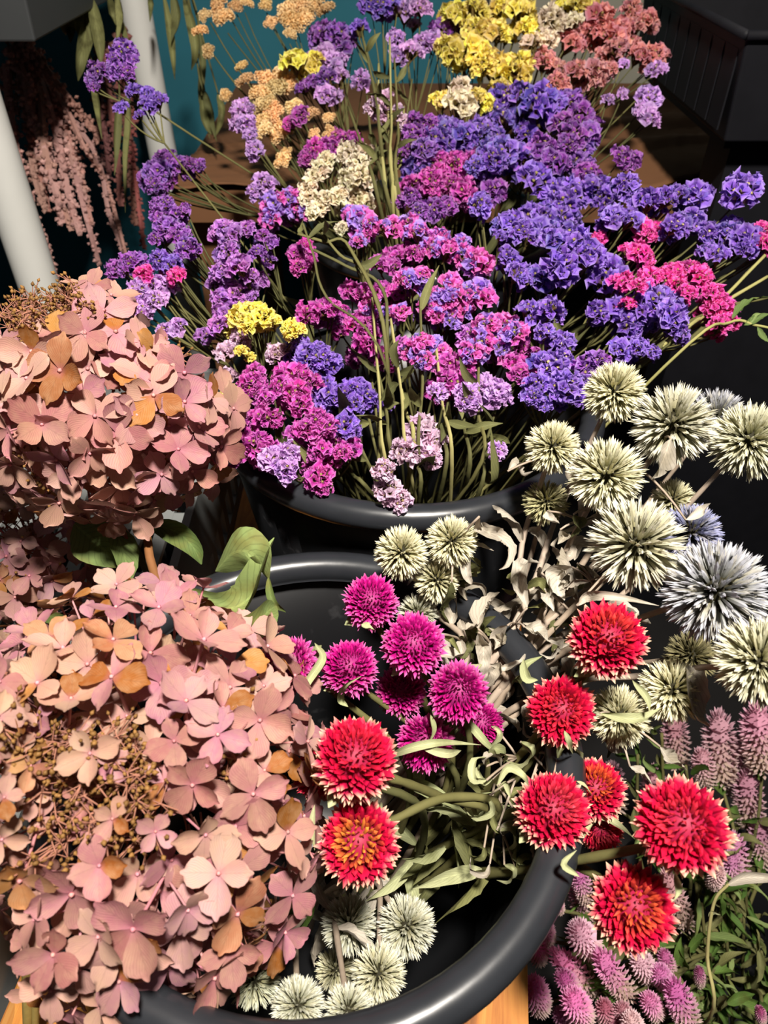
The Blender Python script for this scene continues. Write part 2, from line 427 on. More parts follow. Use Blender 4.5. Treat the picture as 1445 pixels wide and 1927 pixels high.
# ---------------------------------------------------------------- flower kits (unit meshes)
def floret_mb(seed):
    """papery funnel with five folded lobes"""
    q = random.Random(seed); mb = MB(); n = 10
    rings = [(.08, -1.6, .0), (.15, -.9, .12), (.34, -.32, .35), (.72, .05, .7), (1.0, .12, 1.0)]
    vs, at = [], []; sq = q.uniform(.6, 1.0)
    ph = [q.uniform(-.22, .22) for _ in range(n)]; rr = [q.uniform(.72, 1.2) for _ in range(n)]; da = [q.uniform(-.14, .14) for _ in range(n)]
    for r, z, t in rings:
        for i in range(n):
            e = max(0, t - .25) / .75; a = 6.28318 * i / n + da[i] * e
            k_ = 1 + (rr[i] - 1) * e + (.13 if i % 2 else -.16) * e
            vs.append((r * k_ * math.cos(a), r * k_ * math.sin(a) * (1 - (1 - sq) * e), z + (ph[i] + (-.20 if i % 2 else .22)) * e)); at.append((t, i / n, 0))
    fs = []
    for i in range(len(rings) - 1):
        for j in range(n): fs.append((i * n + j, i * n + (j + 1) % n, (i + 1) * n + (j + 1) % n, (i + 1) * n + j))
    mb.add(vs, fs, at)
    for j in range(4): # inner corolla
        a = q.uniform(0, 6.28); d = Vector((math.cos(a), math.sin(a), 1.1)).normalized(); x = d.orthogonal().normalized() * q.uniform(.18, .3)
        b = Vector((0, 0, -.25))
        mb.add([b, b + d * .6 + x, b + d * .85, b + d * .6 - x], [(0, 1, 2, 3)], [(.45, 0, 0), (.8, 0, 0), (.95, 0, 0), (.8, 0, 0)])
    return mb
FLO = [floret_mb(i) for i in range(6)]
FLOM = [f.mesh('floret', M['statice paper'], False) for f in FLO]
def dome(n, q, spread=1.25):
    out = []
    for i in range(n):
        th = spread * math.sqrt((i + .5) / n); ph = i * 2.39996 + q.uniform(-.3, .3)
        out.append(Vector((math.sin(th) * math.cos(ph), math.sin(th) * math.sin(ph), math.cos(th))))
    return out
def calyx_mb(seed):
    q = random.Random(seed); mb = MB()
    for d in dome(13, q, 1.5):
        a = d * .06 - Vector((0, 0, .75)); b = d * .55 - Vector((0, 0, .12)) ; c_ = a.lerp(b, .6) + Vector((q.uniform(-.06, .06), q.uniform(-.06, .06), 0))
        mb.tube([a, c_, b], .05, .09, 4, lat=0)
        for s in range(2):
            e = a.lerp(b, .45 + .3 * s); x = Vector((q.uniform(-1, 1), q.uniform(-1, 1), q.uniform(0, 1))) * .22
            mb.add([e, e + x * .5 + Vector((.05, 0, .08)), e + x + Vector((0, 0, .15)), e + x * .5 - Vector((.05, 0, 0))], [(0, 1, 2, 3)], [(.2, 0, 0), (.8, 0, 0), (1, 0, 0), (.6, 0, 0)])
    mb.tube([Vector((0, 0, -1.0)), Vector((0, 0, -.55))], .05, .12, 5)
    return mb
CALM = [calyx_mb(30 + i).mesh('calyx', M['calyx'], False) for i in range(4)]
DOMES = []
for i in range(5):
    q = random.Random(50 + i); l = []
    for d in dome(12 + i % 3, q, 1.45):
        s = q.uniform(.32, .50); k_ = q.uniform(.8, 1.15); l.append((frame(Vector((d.x * .72 * k_, d.y * .72 * k_, d.z * .6 * k_ - .15)), d + Vector((q.uniform(-.5, .5), q.uniform(-.5, .5), q.uniform(-.1, .3))), s, q.uniform(0, 6)), q.randrange(6)))
    DOMES.append(l)
MERG = []
for l in DOMES:
    mb = MB()
    for m_, fi in l: mb.put(FLO[fi], m_)
    MERG.append(mb.mesh('floret_tuft', M['statice paper'], False))

FAM = {  # colour, second colour, share of the second
    'P': ('7046b2', '8f6cd0', .45), 'V': ('9a44a8', '8a58b8', .4), 'M': ('cf3eac', 'b048a8', .4), 'H': ('ea46b2', 'dc3ca0', .4),
    'X': ('da5cba', 'a07cd8', .42), 'L': ('d0a2de', 'bb8cd0', .4), 'Q': ('e2c4da', 'cba6c0', .4), 'Y': ('f6e35e', 'e9d66c', .4),
    'W': ('f0e6cc', 'e0cdae', .4), 'R': ('dc8282', 'c98d88', .45)}
WORD = {'P': 'purple', 'V': 'violet', 'M': 'magenta', 'H': 'pink', 'X': 'bicolour', 'L': 'lilac', 'Q': 'pale', 'Y': 'yellow', 'W': 'cream', 'R': 'salmon'}
def interp(x, pts):
    for (a, b), (c_, d) in zip(pts, pts[1:]):
        if x <= c_: return b + (d - b) * max(0, (x - a)) / (c_ - a)
    return pts[-1][1]
D2 = [(170, .74), (300, .70), (400, .68), (480, .645), (600, .60), (700, .575), (850, .53), (950, .515)]
D3 = [(0, .95), (150, .88), (300, .80), (430, .74)]

def yarrow_mb(seed):
    q = random.Random(seed); mb = MB()
    for i in range(34):
        z = 1 - 2 * (i + .5) / 40; ph = i * 2.39996; r = math.sqrt(max(0, 1 - z * z)); d = Vector((r * math.cos(ph), r * math.sin(ph), z))
        x = d.orthogonal().normalized(); y = d.cross(x); a = q.uniform(0, 6); u = (x * math.cos(a) + y * math.sin(a)) * .3; v_ = d.cross(u)
        b = d * .6; tp = d * q.uniform(.9, 1.1)
        mb.add([b, tp + u - d * .1, tp + v_ * .5 + d * .05, tp - u - d * .1, tp - v_ * .6], [(0, 1, 2), (0, 2, 3), (0, 3, 4), (0, 4, 1)], [(0, 0, 0), (.8, 0, 0), (1, 0, 0), (.8, 0, 0), (1, 0, 0)])
    mb.bead(Vector(), .68, t=.2)
    return mb
YAR = [yarrow_mb(90 + i) for i in range(3)]
YARM = []
for i in range(4):
    q = random.Random(120 + i); mb = MB()
    for d in dome(7, q, 1.2):
        mb.put(YAR[q.randrange(3)], Matrix.Translation((d.x * .62, d.y * .62, d.z * .35 - .1)) @ Matrix.Rotation(q.uniform(0, 6), 4, 'Z') @ Matrix.Scale(q.uniform(.3, .42), 4))
    YARM.append(mb.mesh('flower_head', M['yarrow petal'], False))

def spray(i, fam, label, heads):
    H = [tuple(map(float, h.split(','))) for h in heads.split()]
    mx = sum(h[0] for h in H) / len(H); my = sum(h[1] for h in H) / len(H)
    rear = (my < 400 and not (mx < 420 and my > 250) and mx < 1180 or my < 330 or fam == 'T') and i not in (34,)
    T, Rr, Hh = (T3, R3, H3) if rear else (T2, R2, H2)
    off = rnd.uniform(-.025, .025)
    pos = []
    for x, y, r in H:
        d = interp(y, D3 if rear else D2) + off + rnd.uniform(-.012, .012)
        if i in (34, 78): d = .74
        if fam == 'T': d = interp(y, [(0, .98), (300, .86)]) + off
        pos.append((W(x, y, d), r * d / FPX * 1.18, True))
        if fam not in 'TQWL' and i not in (34, 78, 39):
            for _ in range(1 if rnd.random() < .8 else 2):
                d2 = d + rnd.uniform(.008, .03); pos.append((W(x + rnd.uniform(-1.4, 1.4) * r, y + rnd.uniform(-.4, 1.1) * r, d2), r * d2 / FPX * rnd.uniform(.9, 1.15), False))
    c_ = sum((p for p, r, fr in pos), Vector()) / len(pos)
    a = rnd.uniform(0, 6.28); q = rnd.uniform(0, .5) * Rr
    root = T + Vector((math.cos(a) * q, math.sin(a) * q, .012))
    hv = Vector((c_.x - T.x, c_.y - T.y, 0)); 
    if hv.length > Rr * .72: hv = hv.normalized() * Rr * .72
    rim = T + hv + Vector((0, 0, Hh * .95))
    th = thing('yarrow' if fam == 'T' else 'statice', root, label, 'dried flower', 'yarrow at the back' if fam == 'T' else ('statice in the rear tub' if rear else 'statice in the tub behind the nearest tub'))
    stem = MB(); fork = c_.lerp(rim, .42 if i not in (34, 78) else .12) - Vector((0, 0, .012))
    main = spline([root, root.lerp(rim, .55) + rv(.006), rim + rv(.006), fork], 5)
    stem.tube(main, .0016, .0012, 5, flat=.6)
    c0, c1, sh = FAM.get(fam, ('efd3a2', 'e2bd88', .4)); c0, c1 = (lin('bb66bc'), lin('a478cc')) if i in (88, 90) else (lin(c0), lin(c1))
    outw = (c_ - T); outw.z = 0; outw = outw.normalized() if outw.length > .01 else Vector((0, -1, 0))
    for (p, r, fr) in pos:
        ax = (Vector((0, 0, 1)) * .85 + (CAM - p).normalized() * .55 + outw * .35 + rv(.45)).normalized()
        base = p - ax * r * .95
        stem.tube(bez([main[-3] if rnd.random() < .3 and fr and i not in (34, 78) else fork, fork.lerp(base, .5) - Vector((0, 0, .008)) + rv(.004), base], 5), .0011, .0008, 4)
        if fam == 'T':
            link('flower_head', rnd.choice(YARM), th, frame(p - root, ax, r * 1.15), vary(mixc(c0, c1, rnd.random()), .05, .12)); continue
        m = frame(p - root, ax, r * 1.12)
        cal = lin('b9a878') if i in (39, 43, 53, 35) else mixc(lin('5a4a2a'), lin('6f6a3c'), rnd.random())
        hd = link('flower_head', rnd.choice(CALM), th, m, vary(cal, .05, .2))
        k_ = rnd.randrange(5)
        if rear and my < 330 or not fr:
            link('floret_tuft', MERG[k_], hd, Matrix(), vary(mixc(c0, c1, rnd.random()), .05, .15))
        else:
            hk = rnd.random()
            for fm, fi in DOMES[k_]:
                cc = mixc(c0, c1, hk * .5 + rnd.random() * .5 if fam != 'X' else (1 if rnd.random() < sh else 0))
                link('floret', FLOM[fi], hd, fm, vary(cc, .06, .14))
    # narrow dry leaves on some stems
    stem.build('stem', M['green stem'], th, True, root)
    if not rear and rnd.random() < .5 or rear and rnd.random() < .3:
        b = main[len(main) // 2 + 2]; dr = (rim - root).normalized()
        leaf('leaf', th, root, [b, b + dr * .03 + rv(.012), b + dr * .055 + rv(.02)], .006, 'olive leaf', .5)
    return th

def leaf(name, parent, org, path, width, mat, curl=.4, twist=.6, tip=.05, ruffle=.15, color=None, seg=5, wpos=.42):
    pts = spline(path, seg); L = len(pts); mb = MB(); vs, fs, at = [], [], []
    side = None; a0 = rnd.uniform(-.6, .6); C = (-1, -.55, 0, .55, 1)
    for i, p in enumerate(pts):
        d = (pts[min(i + 1, L - 1)] - pts[max(i - 1, 0)]); d = d.normalized() if d.length > 1e-9 else Vector((0, 0, 1))
        if side is None:
            side = d.cross(CAM - p); side = side.normalized() if side.length > 1e-6 else d.orthogonal().normalized()
        side = (side - d * side.dot(d)).normalized(); nrm = side.cross(d)
        u = i / (L - 1); a = a0 + twist * u
        sx = side * math.cos(a) + nrm * math.sin(a); nx = nrm * math.cos(a) - side * math.sin(a)
        wd = width * (max(0.0, math.sin(math.pi * u ** (math.log(.5) / math.log(wpos)))) ** 1.0 * (1 - tip) + tip)
        for c_ in C:
            z = curl * abs(c_) ** 1.6 * wd + (rnd.uniform(-1, 1) * ruffle * wd * abs(c_))
            vs.append(p + sx * c_ * wd * (1 - .25 * curl * abs(c_)) + nx * z); at.append((u, c_, 0))
    for i in range(L - 1):
        for k_ in range(4): fs.append((i * 5 + k_, i * 5 + k_ + 1, i * 5 + k_ + 6, i * 5 + k_ + 5))
    mb.add(vs, fs, at)
    return mb.build(name, M[mat], parent, True, org)

# ---------------------------------------------------------------- hydrangeas
def petal_mesh(seed):
    q = random.Random(seed); mb = MB(); vs, at, fs = [], [], []; C = (-1, -.6, -.2, .2, .6, 1); U = (0, .12, .28, .45, .62, .77, .89, .96, 1.0)
    cup, lift, asym, tw = q.uniform(.0, .65), q.uniform(-.45, .40), q.uniform(-.12, .12), q.uniform(-.35, .35)
    for u in U:
        wd = .37 * math.sin(math.pi * min(1, .015 + .985 * u) ** 1.3) ** .78 if u < 1 else .08
        for c_ in C:
            vs.append((c_ * wd * (1 + asym * c_), u * (1 if u < .8 else 1 - .1 * (abs(c_) ** 2) * (u - .8) / .2), cup * wd * c_ * c_ + lift * u * u * .6 + tw * c_ * wd * u + q.uniform(-.006, .006))); at.append((u, c_, 0))
    n = len(C)
    for i in range(len(U) - 1):
        for k_ in range(n - 1): fs.append((i * n + k_, i * n + k_ + 1, (i + 1) * n + k_ + 1, (i + 1) * n + k_))
    mb.add(vs, fs, at); return mb.mesh('petal', M['hydrangea petal'])
PET = [petal_mesh(200 + i) for i in range(9)]
PED = []
for i in range(3):
    mb = MB(); q = random.Random(i + 5)
    mb.tube(bez([Vector((0, 0, .03)), Vector((q.uniform(-.2, .2), .1, -.6)), Vector((q.uniform(-.4, .4), q.uniform(-.4, .4), -1.5))], 5), .035, .05, 4)
    mb.bead(Vector((0, 0, .04)), .07, sz=.8); PED.append(mb.mesh('floret', M['bud']))
PINKS = [lin(h, .74) for h in ('d49890', 'c6848a', 'dba898', 'c98898', 'd6a890', 'b87a74', 'e0b2a6', 'cf98a0')]
TANS = [lin(h, .8) for h in ('b9783c', 'a9682f', 'c48a4c')]
def hydrangea(label, px, py, d, rx, ry, rz, nfill, plen, listed, bald, stempts, leaves=(), tint=1.0, tan=.10, budn=70, front=False):
    C0 = W(px, py, d); k_ = d / FPX; rx, ry = rx * k_, ry * k_
    sp = [W(*p) for p in stempts] ; root = sp[0] if not isinstance(stempts[0], Vector) else stempts[0]
    th = thing('hydrangea', root, label, 'dried flower', 'dried hydrangeas')
    sp = [root] + sp[1:] + [C0 - FW * 0]
    mb = MB(); mb.tube(spline(sp, 6), .0034, .0026, 8); mb.build('stem', M['brown stem'], th, True, root)
    def surf(x, y):
        c_ = .7
        for _ in range(5):
            o = W(x, y, d - rz * c_) - C0; a, b = o.dot(RT) / rx, o.dot(UP) / ry; q = a * a + b * b
            if q > 1: a, b = a / q ** .5, b / q ** .5; q = 1
            c_ = math.sqrt(1 - q)
        return a, b, c_
    L = plen * k_ * (d - rz * .8) / d
    spots = [(surf(x, y), s, True) for x, y, s in listed]
    taken = [C0 + RT * a * rx + UP * b * ry - FW * c_ * rz for (a, b, c_), s, _ in spots]
    tot = nfill
    for i in range(tot):
        z = 1 - 2 * (i + .5) / tot; ph = i * 2.39996; r = math.sqrt(1 - z * z); a, b, c_ = r * math.cos(ph), r * math.sin(ph), z
        if c_ < -.45: continue
        p = C0 + RT * a * rx + UP * b * ry - FW * c_ * rz
        v = p - CAM; dd = v.dot(FW); qx, qy = 722.5 + v.dot(RT) / dd * FPX, 963.5 - v.dot(UP) / dd * FPX
        if front == 2 and qy < 548 + max(0, qx - 205) * .85: continue
        if front == 1 and (qy > 1905 or qy > 1740 and qx < (qy - 1740) * .62 + 8): continue
        if any(len(k4) > 3 and (qx - k4[0]) ** 2 + (qy - k4[1]) ** 2 < k4[2] ** 2 for k4 in bald): continue
        if any((qx - bx) ** 2 + (qy - by) ** 2 < br * br for bx, by, br, *_ in bald) and budn > 30:
            spots.append(((a, b, c_), rnd.uniform(.45, .85), rnd.random() < .5)); continue
        near = min(((p - t).length for t in taken), default=9)
        spots.append(((a, b, c_), rnd.uniform(.8, 1.1), near > L * .75))
    for (a, b, c_), s, outer in spots:
        n = (RT * a / rx + UP * b / ry - FW * c_ / rz).normalized()
        f = (rnd.uniform(.92, 1.08) if outer else rnd.uniform(.72, .86))
        p = C0 + (RT * a * rx + UP * b * ry - FW * c_ * rz) * f
        ax = (n + (CAM - p).normalized() * .35 + rv(.55)).normalized()
        col = rnd.choice(TANS) if rnd.random() < tan else rnd.choice(PINKS)
        m = frame(p - root, ax, L * s)
        fl = link('floret', rnd.choice(PED), th, m, vary(lin('b47a7c'), .1, .2))
        r0 = rnd.uniform(0, 6.28); up0 = rnd.uniform(.0, .42)
        for j in range(4):
            big = 1.0 if j % 2 else rnd.uniform(.78, .95)
            pm_ = Matrix.Rotation(r0 + j * 1.5708 + rnd.uniform(-.16, .16), 4, 'Z') @ Matrix.Rotation(up0 + rnd.uniform(-.25, .25), 4, 'X') @ Matrix.Diagonal((big * rnd.uniform(.85, 1.1), big, big, 1))
            pc = mixc(col, rnd.choice(PINKS), rnd.uniform(0, .5)) if rnd.random() > .06 else rnd.choice(TANS)
            pc = vary(pc, .05, .10)
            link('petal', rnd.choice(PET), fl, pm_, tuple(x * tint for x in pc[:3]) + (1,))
    tw, bd = MB(), MB()
    core = C0 + FW * rz * .5
    ends = []
    for bx, by, br, *k4 in bald:
        for _ in range(int(br * (.5 if k4 else .17))):
            a = rnd.uniform(0, 6.28); q = br * math.sqrt(rnd.random()); ends.append((surf(bx + math.cos(a) * q, by + math.sin(a) * q), rnd.uniform(.95, 1.12) if k4 else rnd.uniform(.74, 1.0)))
    for _ in range(budn):
        v = rv(); v.z = abs(v.z); v.normalize(); ends.append(((v.x, v.y, v.z), rnd.uniform(.6, .92)))
    for (a, b, c_), f in ends:
        e = C0 + (RT * a * rx + UP * b * ry - FW * c_ * rz) * f; s0 = core.lerp(e, rnd.uniform(.35, .6))
        tw.tube(bez([s0, s0.lerp(e, .5) + rv(.006), e], 4), .0008, .0005, 4)
        for _ in range(rnd.randint(5, 9)):
            e2 = e + rv(.0085); tw.tube([e, e2], .0004, .0003, 3, cap=False)
            bd.bead(e2, rnd.uniform(.0008, .0014), e2 - e + rv(.001), 1.5, lat=0)
    o = tw.build('twigs', M['twig'], th, True, root); o['kind'] = 'stuff'
    o = bd.build('fertile_buds', M['bud'], th, True, root); o['kind'] = 'stuff'; o.color = lin('7c5a30')
    for path, wpx, mat, cu, tws in leaves:
        P = [W(*p) for p in path]; dm = path[len(path) // 2][2]
        leaf('leaf', th, root, P, wpx * dm / FPX, mat, cu, tws, ruffle=.10, seg=5)
    return th

FRONT = [(163,1247,1.0),(213,1282,1.1),(283,1210,1.15),(374,1225,1.2),(440,1284,1.1),(472,1366,1.1),(424,1328,1.0),(367,1476,1.0),(446,1557,1.15),(519,1559,1.0),(450,1638,1.0),(400,1630,1.05),(442,1713,1.1),(501,1763,.95),(343,1766,1.1),(253,1726,1.2),(125,1695,1.2),(321,1847,1.1),(407,1840,1.1),(189,1752,.95),(66,1730,.9),(81,1295,1.1),(220,1160,.9),(294,1158,1.0),(391,1157,1.0),(347,1326,1.0),(554,1511,1.0),(330,1390,.8),(171,1418,.9),(57,1357,.9),(347,1695,.9),(150,1818,1.0),(215,1800,1.0),(575,1380,.9),(360,1290,.9),(115,1770,1.0),(270,1800,.9),(430,1780,1.0),(490,1690,.9),(400,1390,.9),(130,1310,.9),(500,1450,.8),(545,1600,.8)]
UPPER = [(218,618,1.15),(116,699,1.2),(64,664,1.0),(56,714,1.0),(83,797,1.15),(181,782,1.1),(222,816,1.15),(120,813,1.0),(203,870,1.15),(203,946,1.2),(125,903,.9),(17,874,1.05),(284,745,1.1),(274,708,1.0),(268,645,1.0),(351,699,1.1),(376,805,1.1),(328,803,1.0),(326,840,1.0),(305,894,1.0),(287,915,1.0),(100,625,1.0),(46,645,1.0),(195,587,1.0),(424,886,.9),(250,690,1.0),(30,740,1.0),(150,740,1.0),(255,780,1.0),(20,810,.9),(170,850,.9),(390,750,.9),(300,650,.9),(350,880,.9)]
hydrangea('large pink hydrangea head hanging over the rim of the nearest tub', 275, 1485, .375, 322, 368, .082, 270, 75, FRONT,
          [(60,1430,90),(160,1480,100),(110,1560,100),(230,1420,60),(240,1560,80),(470,1440,50),(30,1390,60),(180,1390,60)], [T1 + Vector((-.04, .0, .012)), (330, 1650, .45)],
          [([(352,1108,.43),(420,1145,.42),(470,1125,.42),(497,1060,.41),(517,1012,.42)], 36, 'green leaf', .9, .5),
           ([(405,1075,.43),(440,1040,.41),(480,1045,.405),(505,1090,.42)], 34, 'green leaf', -.8, -.4),
           ([(440,1180,.40),(480,1175,.39),(505,1150,.40),(520,1140,.41)], 30, 'green leaf', .5, .3),
           ([(505,1085,.42),(512,1130,.41),(538,1152,.42)], 9, 'green leaf', .6, .6),
           ([(590,1690,.45),(560,1720,.46),(555,1780,.47)], 28, 'dark green leaf', .3, .3)], .9, .07, 60, 1)
hydrangea('broad pink hydrangea head standing above the tubs, under the white post', 205, 765, .50, 232, 208, .078, 200, 65, UPPER,
          [(90,548,62,1),(30,600,50,1),(150,580,30,1)], [T1 + Vector((-.07, .06, .10)), (300, 1105, .50), (272, 990, .51)],
          [([(140,985,.53),(185,1025,.525),(228,1068,.53)], 46, 'green leaf', .3, .3), ([(212,985,.525),(234,1045,.515),(242,1108,.52)], 28, 'green leaf', .4, .4),
           ([(280,985,.54),(330,1000,.53),(362,1028,.525),(379,1062,.53)], 26, 'green leaf', .6, .9), ([(255,1020,.55),(268,1070,.545),(297,1108,.54)], 10, 'olive leaf', .5, .8)], 1.0, .08, 60, 2)
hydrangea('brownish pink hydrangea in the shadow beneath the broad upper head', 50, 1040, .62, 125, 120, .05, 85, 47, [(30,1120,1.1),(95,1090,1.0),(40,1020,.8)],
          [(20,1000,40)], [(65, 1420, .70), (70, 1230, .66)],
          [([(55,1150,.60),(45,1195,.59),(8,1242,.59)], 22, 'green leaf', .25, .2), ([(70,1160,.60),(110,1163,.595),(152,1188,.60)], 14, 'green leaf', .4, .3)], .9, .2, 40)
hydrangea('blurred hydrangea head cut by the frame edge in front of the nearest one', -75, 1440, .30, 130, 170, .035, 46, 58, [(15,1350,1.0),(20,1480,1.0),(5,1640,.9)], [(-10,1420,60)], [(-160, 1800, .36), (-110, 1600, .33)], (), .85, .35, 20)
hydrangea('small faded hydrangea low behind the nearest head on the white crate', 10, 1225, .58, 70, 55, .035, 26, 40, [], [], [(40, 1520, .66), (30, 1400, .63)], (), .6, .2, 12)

# ---------------------------------------------------------------- globe amaranths
def globe_mb(seed, n=390):
    q = random.Random(seed); mb = MB()
    for i in range(n):
        z = 1 - 1.86 * (i + .4) / n; ph = i * 2.39996; r = math.sqrt(max(0, 1 - z * z)); d = Vector((r * math.cos(ph), r * math.sin(ph), z))
        lat = (i + .4) / n; up = Vector((0, 0, 1)); side = up.cross(d); side = side.normalized() if side.length > .05 else Vector((1, 0, 0)); out = d
        lean = (d * 1.0 + (up - d * d.z) * .45 * (1 if lat > .1 else .1) + rvq(q, .26)).normalized() if lat < .75 else (d + rvq(q, .2)).normalized()
        wd = (.038 + .055 * min(1, lat * 2.5)) * q.uniform(.75, 1.25); ln = (.36 + .12 * min(1, lat * 2.5)) * q.uniform(.7, 1.18)
        b = d * .62; m_ = b + lean * ln * .55 + d * .03; tp = b + lean * ln + rvq(q, .03)
        s = (side + rvq(q, .35)).normalized(); nrm = lean.cross(s)
        mb.add([b - s * wd * .6, b + s * wd * .6, m_ - s * wd, m_ + nrm * wd * .5, m_ + s * wd, tp],
               [(0, 3, 2), (0, 1, 3), (1, 4, 3), (2, 3, 5), (3, 4, 5)], [(0, 0, lat)] * 2 + [(.5, 0, lat), (.55, 0, lat), (.5, 0, lat), (1, 0, lat)])
    return mb
def rvq(q, s): return Vector((q.uniform(-1, 1), q.uniform(-1, 1), q.uniform(-1, 1))) * s
GRED = [globe_mb(300 + i).mesh('bracts', M['red bract'], False) for i in range(3)]
GMAG = [globe_mb(310 + i, 360).mesh('bracts', M['magenta bract'], False) for i in range(3)]
cm = MB()
def sphere(mb, rad, nu=14, nv=9, lat=.6, t=.3, sz=1.0):
    vs = [(0, 0, rad * sz)]; fs = []
    for j in range(1, nv):
        a = math.pi * j / nv
        for k_ in range(nu): vs.append((rad * math.sin(a) * math.cos(6.28318 * k_ / nu), rad * math.sin(a) * math.sin(6.28318 * k_ / nu), rad * math.cos(a) * sz))
    vs.append((0, 0, -rad * sz))
    for k_ in range(nu): fs.append((0, 1 + k_, 1 + (k_ + 1) % nu))
    for j in range(nv - 2):
        for k_ in range(nu): fs.append((1 + j * nu + k_, 1 + (j + 1) * nu + k_, 1 + (j + 1) * nu + (k_ + 1) % nu, 1 + j * nu + (k_ + 1) % nu))
    e = len(vs) - 1
    for k_ in range(nu): fs.append((e, 1 + (nv - 2) * nu + (k_ + 1) % nu, 1 + (nv - 2) * nu + k_))
    mb.add(vs, fs, [(t, 0, lat)] * len(vs))
sphere(cm, .62); CR = cm.mesh('flower_core', M['red bract']); cm2 = MB(); sphere(cm2, .62); CMG = cm2.mesh('flower_core', M['magenta bract'])
GL = [  # x, y, radius, distance, pole, colour, centre, label, stem, leaves
 (697,1133,54,.43,(.05,.5),'m','d8148c','topmost magenta globe amaranth against the black tub wall',None,[([(680,1175),(690,1182),(705,1186)],12)]),
 (547,1250,56,.41,(-.62,.12),'m','e02a9c','magenta globe amaranth touching the pink hydrangea',None,[([(592,1210),(606,1240),(575,1290),(573,1330)],9)]),
 (657,1257,56,.415,(-.1,.5),'m','d8148c','magenta globe amaranth behind the tall red globe',None,[([(655,1330),(640,1315),(648,1290),(680,1272)],8)]),
 (778,1214,62,.40,(.0,.25),'m','d8148c','largest magenta globe amaranth in the centre of its cluster',None,[]),
 (862,1302,60,.40,(.0,-.3),'m','c80c80','magenta globe amaranth nearest the dry grey leaves',None,[]),
 (800,1398,56,.42,(-.3,-.2),'m','d8148c','magenta globe amaranth crossed by a pale twisted leaf',None,[([(725,1428),(770,1408),(830,1398),(905,1402)],9),([(810,1345),(814,1375),(800,1408)],7),([(790,1405),(840,1418),(868,1412)],9)]),
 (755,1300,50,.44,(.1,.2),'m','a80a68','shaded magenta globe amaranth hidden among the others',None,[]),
 (905,1362,44,.44,(.4,.0),'m','b80c74','magenta globe amaranth half hidden below its dry-leaf neighbour',None,[([(868,1345),(890,1370),(915,1400),(945,1424)],9)]),
 (667,1428,82,.352,(.1,.36),'r','ee2c48','tall red globe amaranth stacked above the orange-eyed one',[(740,1466,.37),(830,1500,.40),(920,1545,.43)],[]),
 (675,1585,80,.36,(-.05,.02),'r','f8a83c','red globe amaranth with an orange-yellow eye',[(742,1543,.38),(850,1500,.40),(930,1540,.43)],[([(592,1515),(586,1560),(592,1600)],7)]),
 (598,1455,50,.39,(-.3,.1),'r','e05a58','faded red globe amaranth peeking out beside the hydrangea',None,[]),
 (1142,1205,76,.385,(.2,.42),'r','f04a40','uppermost red globe amaranth below the big thistle',None,[([(1190,1280),(1215,1310),(1222,1340)],8),([(985,1240),(990,1275),(1012,1280)],10)]),
 (1055,1338,68,.40,(.05,.1),'r','f03a48','round red globe amaranth among grey leaves and thistles',None,[([(1062,1375),(1070,1400),(1078,1420)],7),([(1000,1285),(985,1255),(1020,1235)],9)]),
 (1038,1525,74,.375,(.3,.2),'r','ee4a5c','pinkish red globe amaranth in front of the orange one',None,[([(935,1478),(955,1445),(985,1462),(995,1480)],9),([(960,1500),(950,1470),(930,1490)],8)]),
 (1118,1485,60,.41,(.15,.3),'o','f2702c','orange-red globe amaranth behind the pinkish one',None,[([(1085,1470),(1100,1480),(1115,1500)],5)]),
 (1128,1560,44,.42,(.2,-.3),'r','d84a58','small faded red globe amaranth tucked under the orange one',None,[([(1085,1535),(1130,1535),(1165,1555),(1195,1580)],9),([(1060,1590),(1090,1575),(1118,1548)],9)]),
 (1283,1555,91,.322,(-.05,.12),'r','f03a50','biggest blurred red globe amaranth out over the floor',[(1230,1590,.34),(1080,1620,.37),(965,1640,.41)],[([(1270,1640),(1276,1670),(1268,1695)],8)]),
 (1190,1707,82,.345,(.2,-.02),'r','f2703a','lowest deep red globe amaranth over the pink celosia',[(1140,1660,.37),(1050,1620,.39),(960,1640,.42)],[([(1090,1650),(1060,1625),(1085,1600)],7)]),
]
GT = []
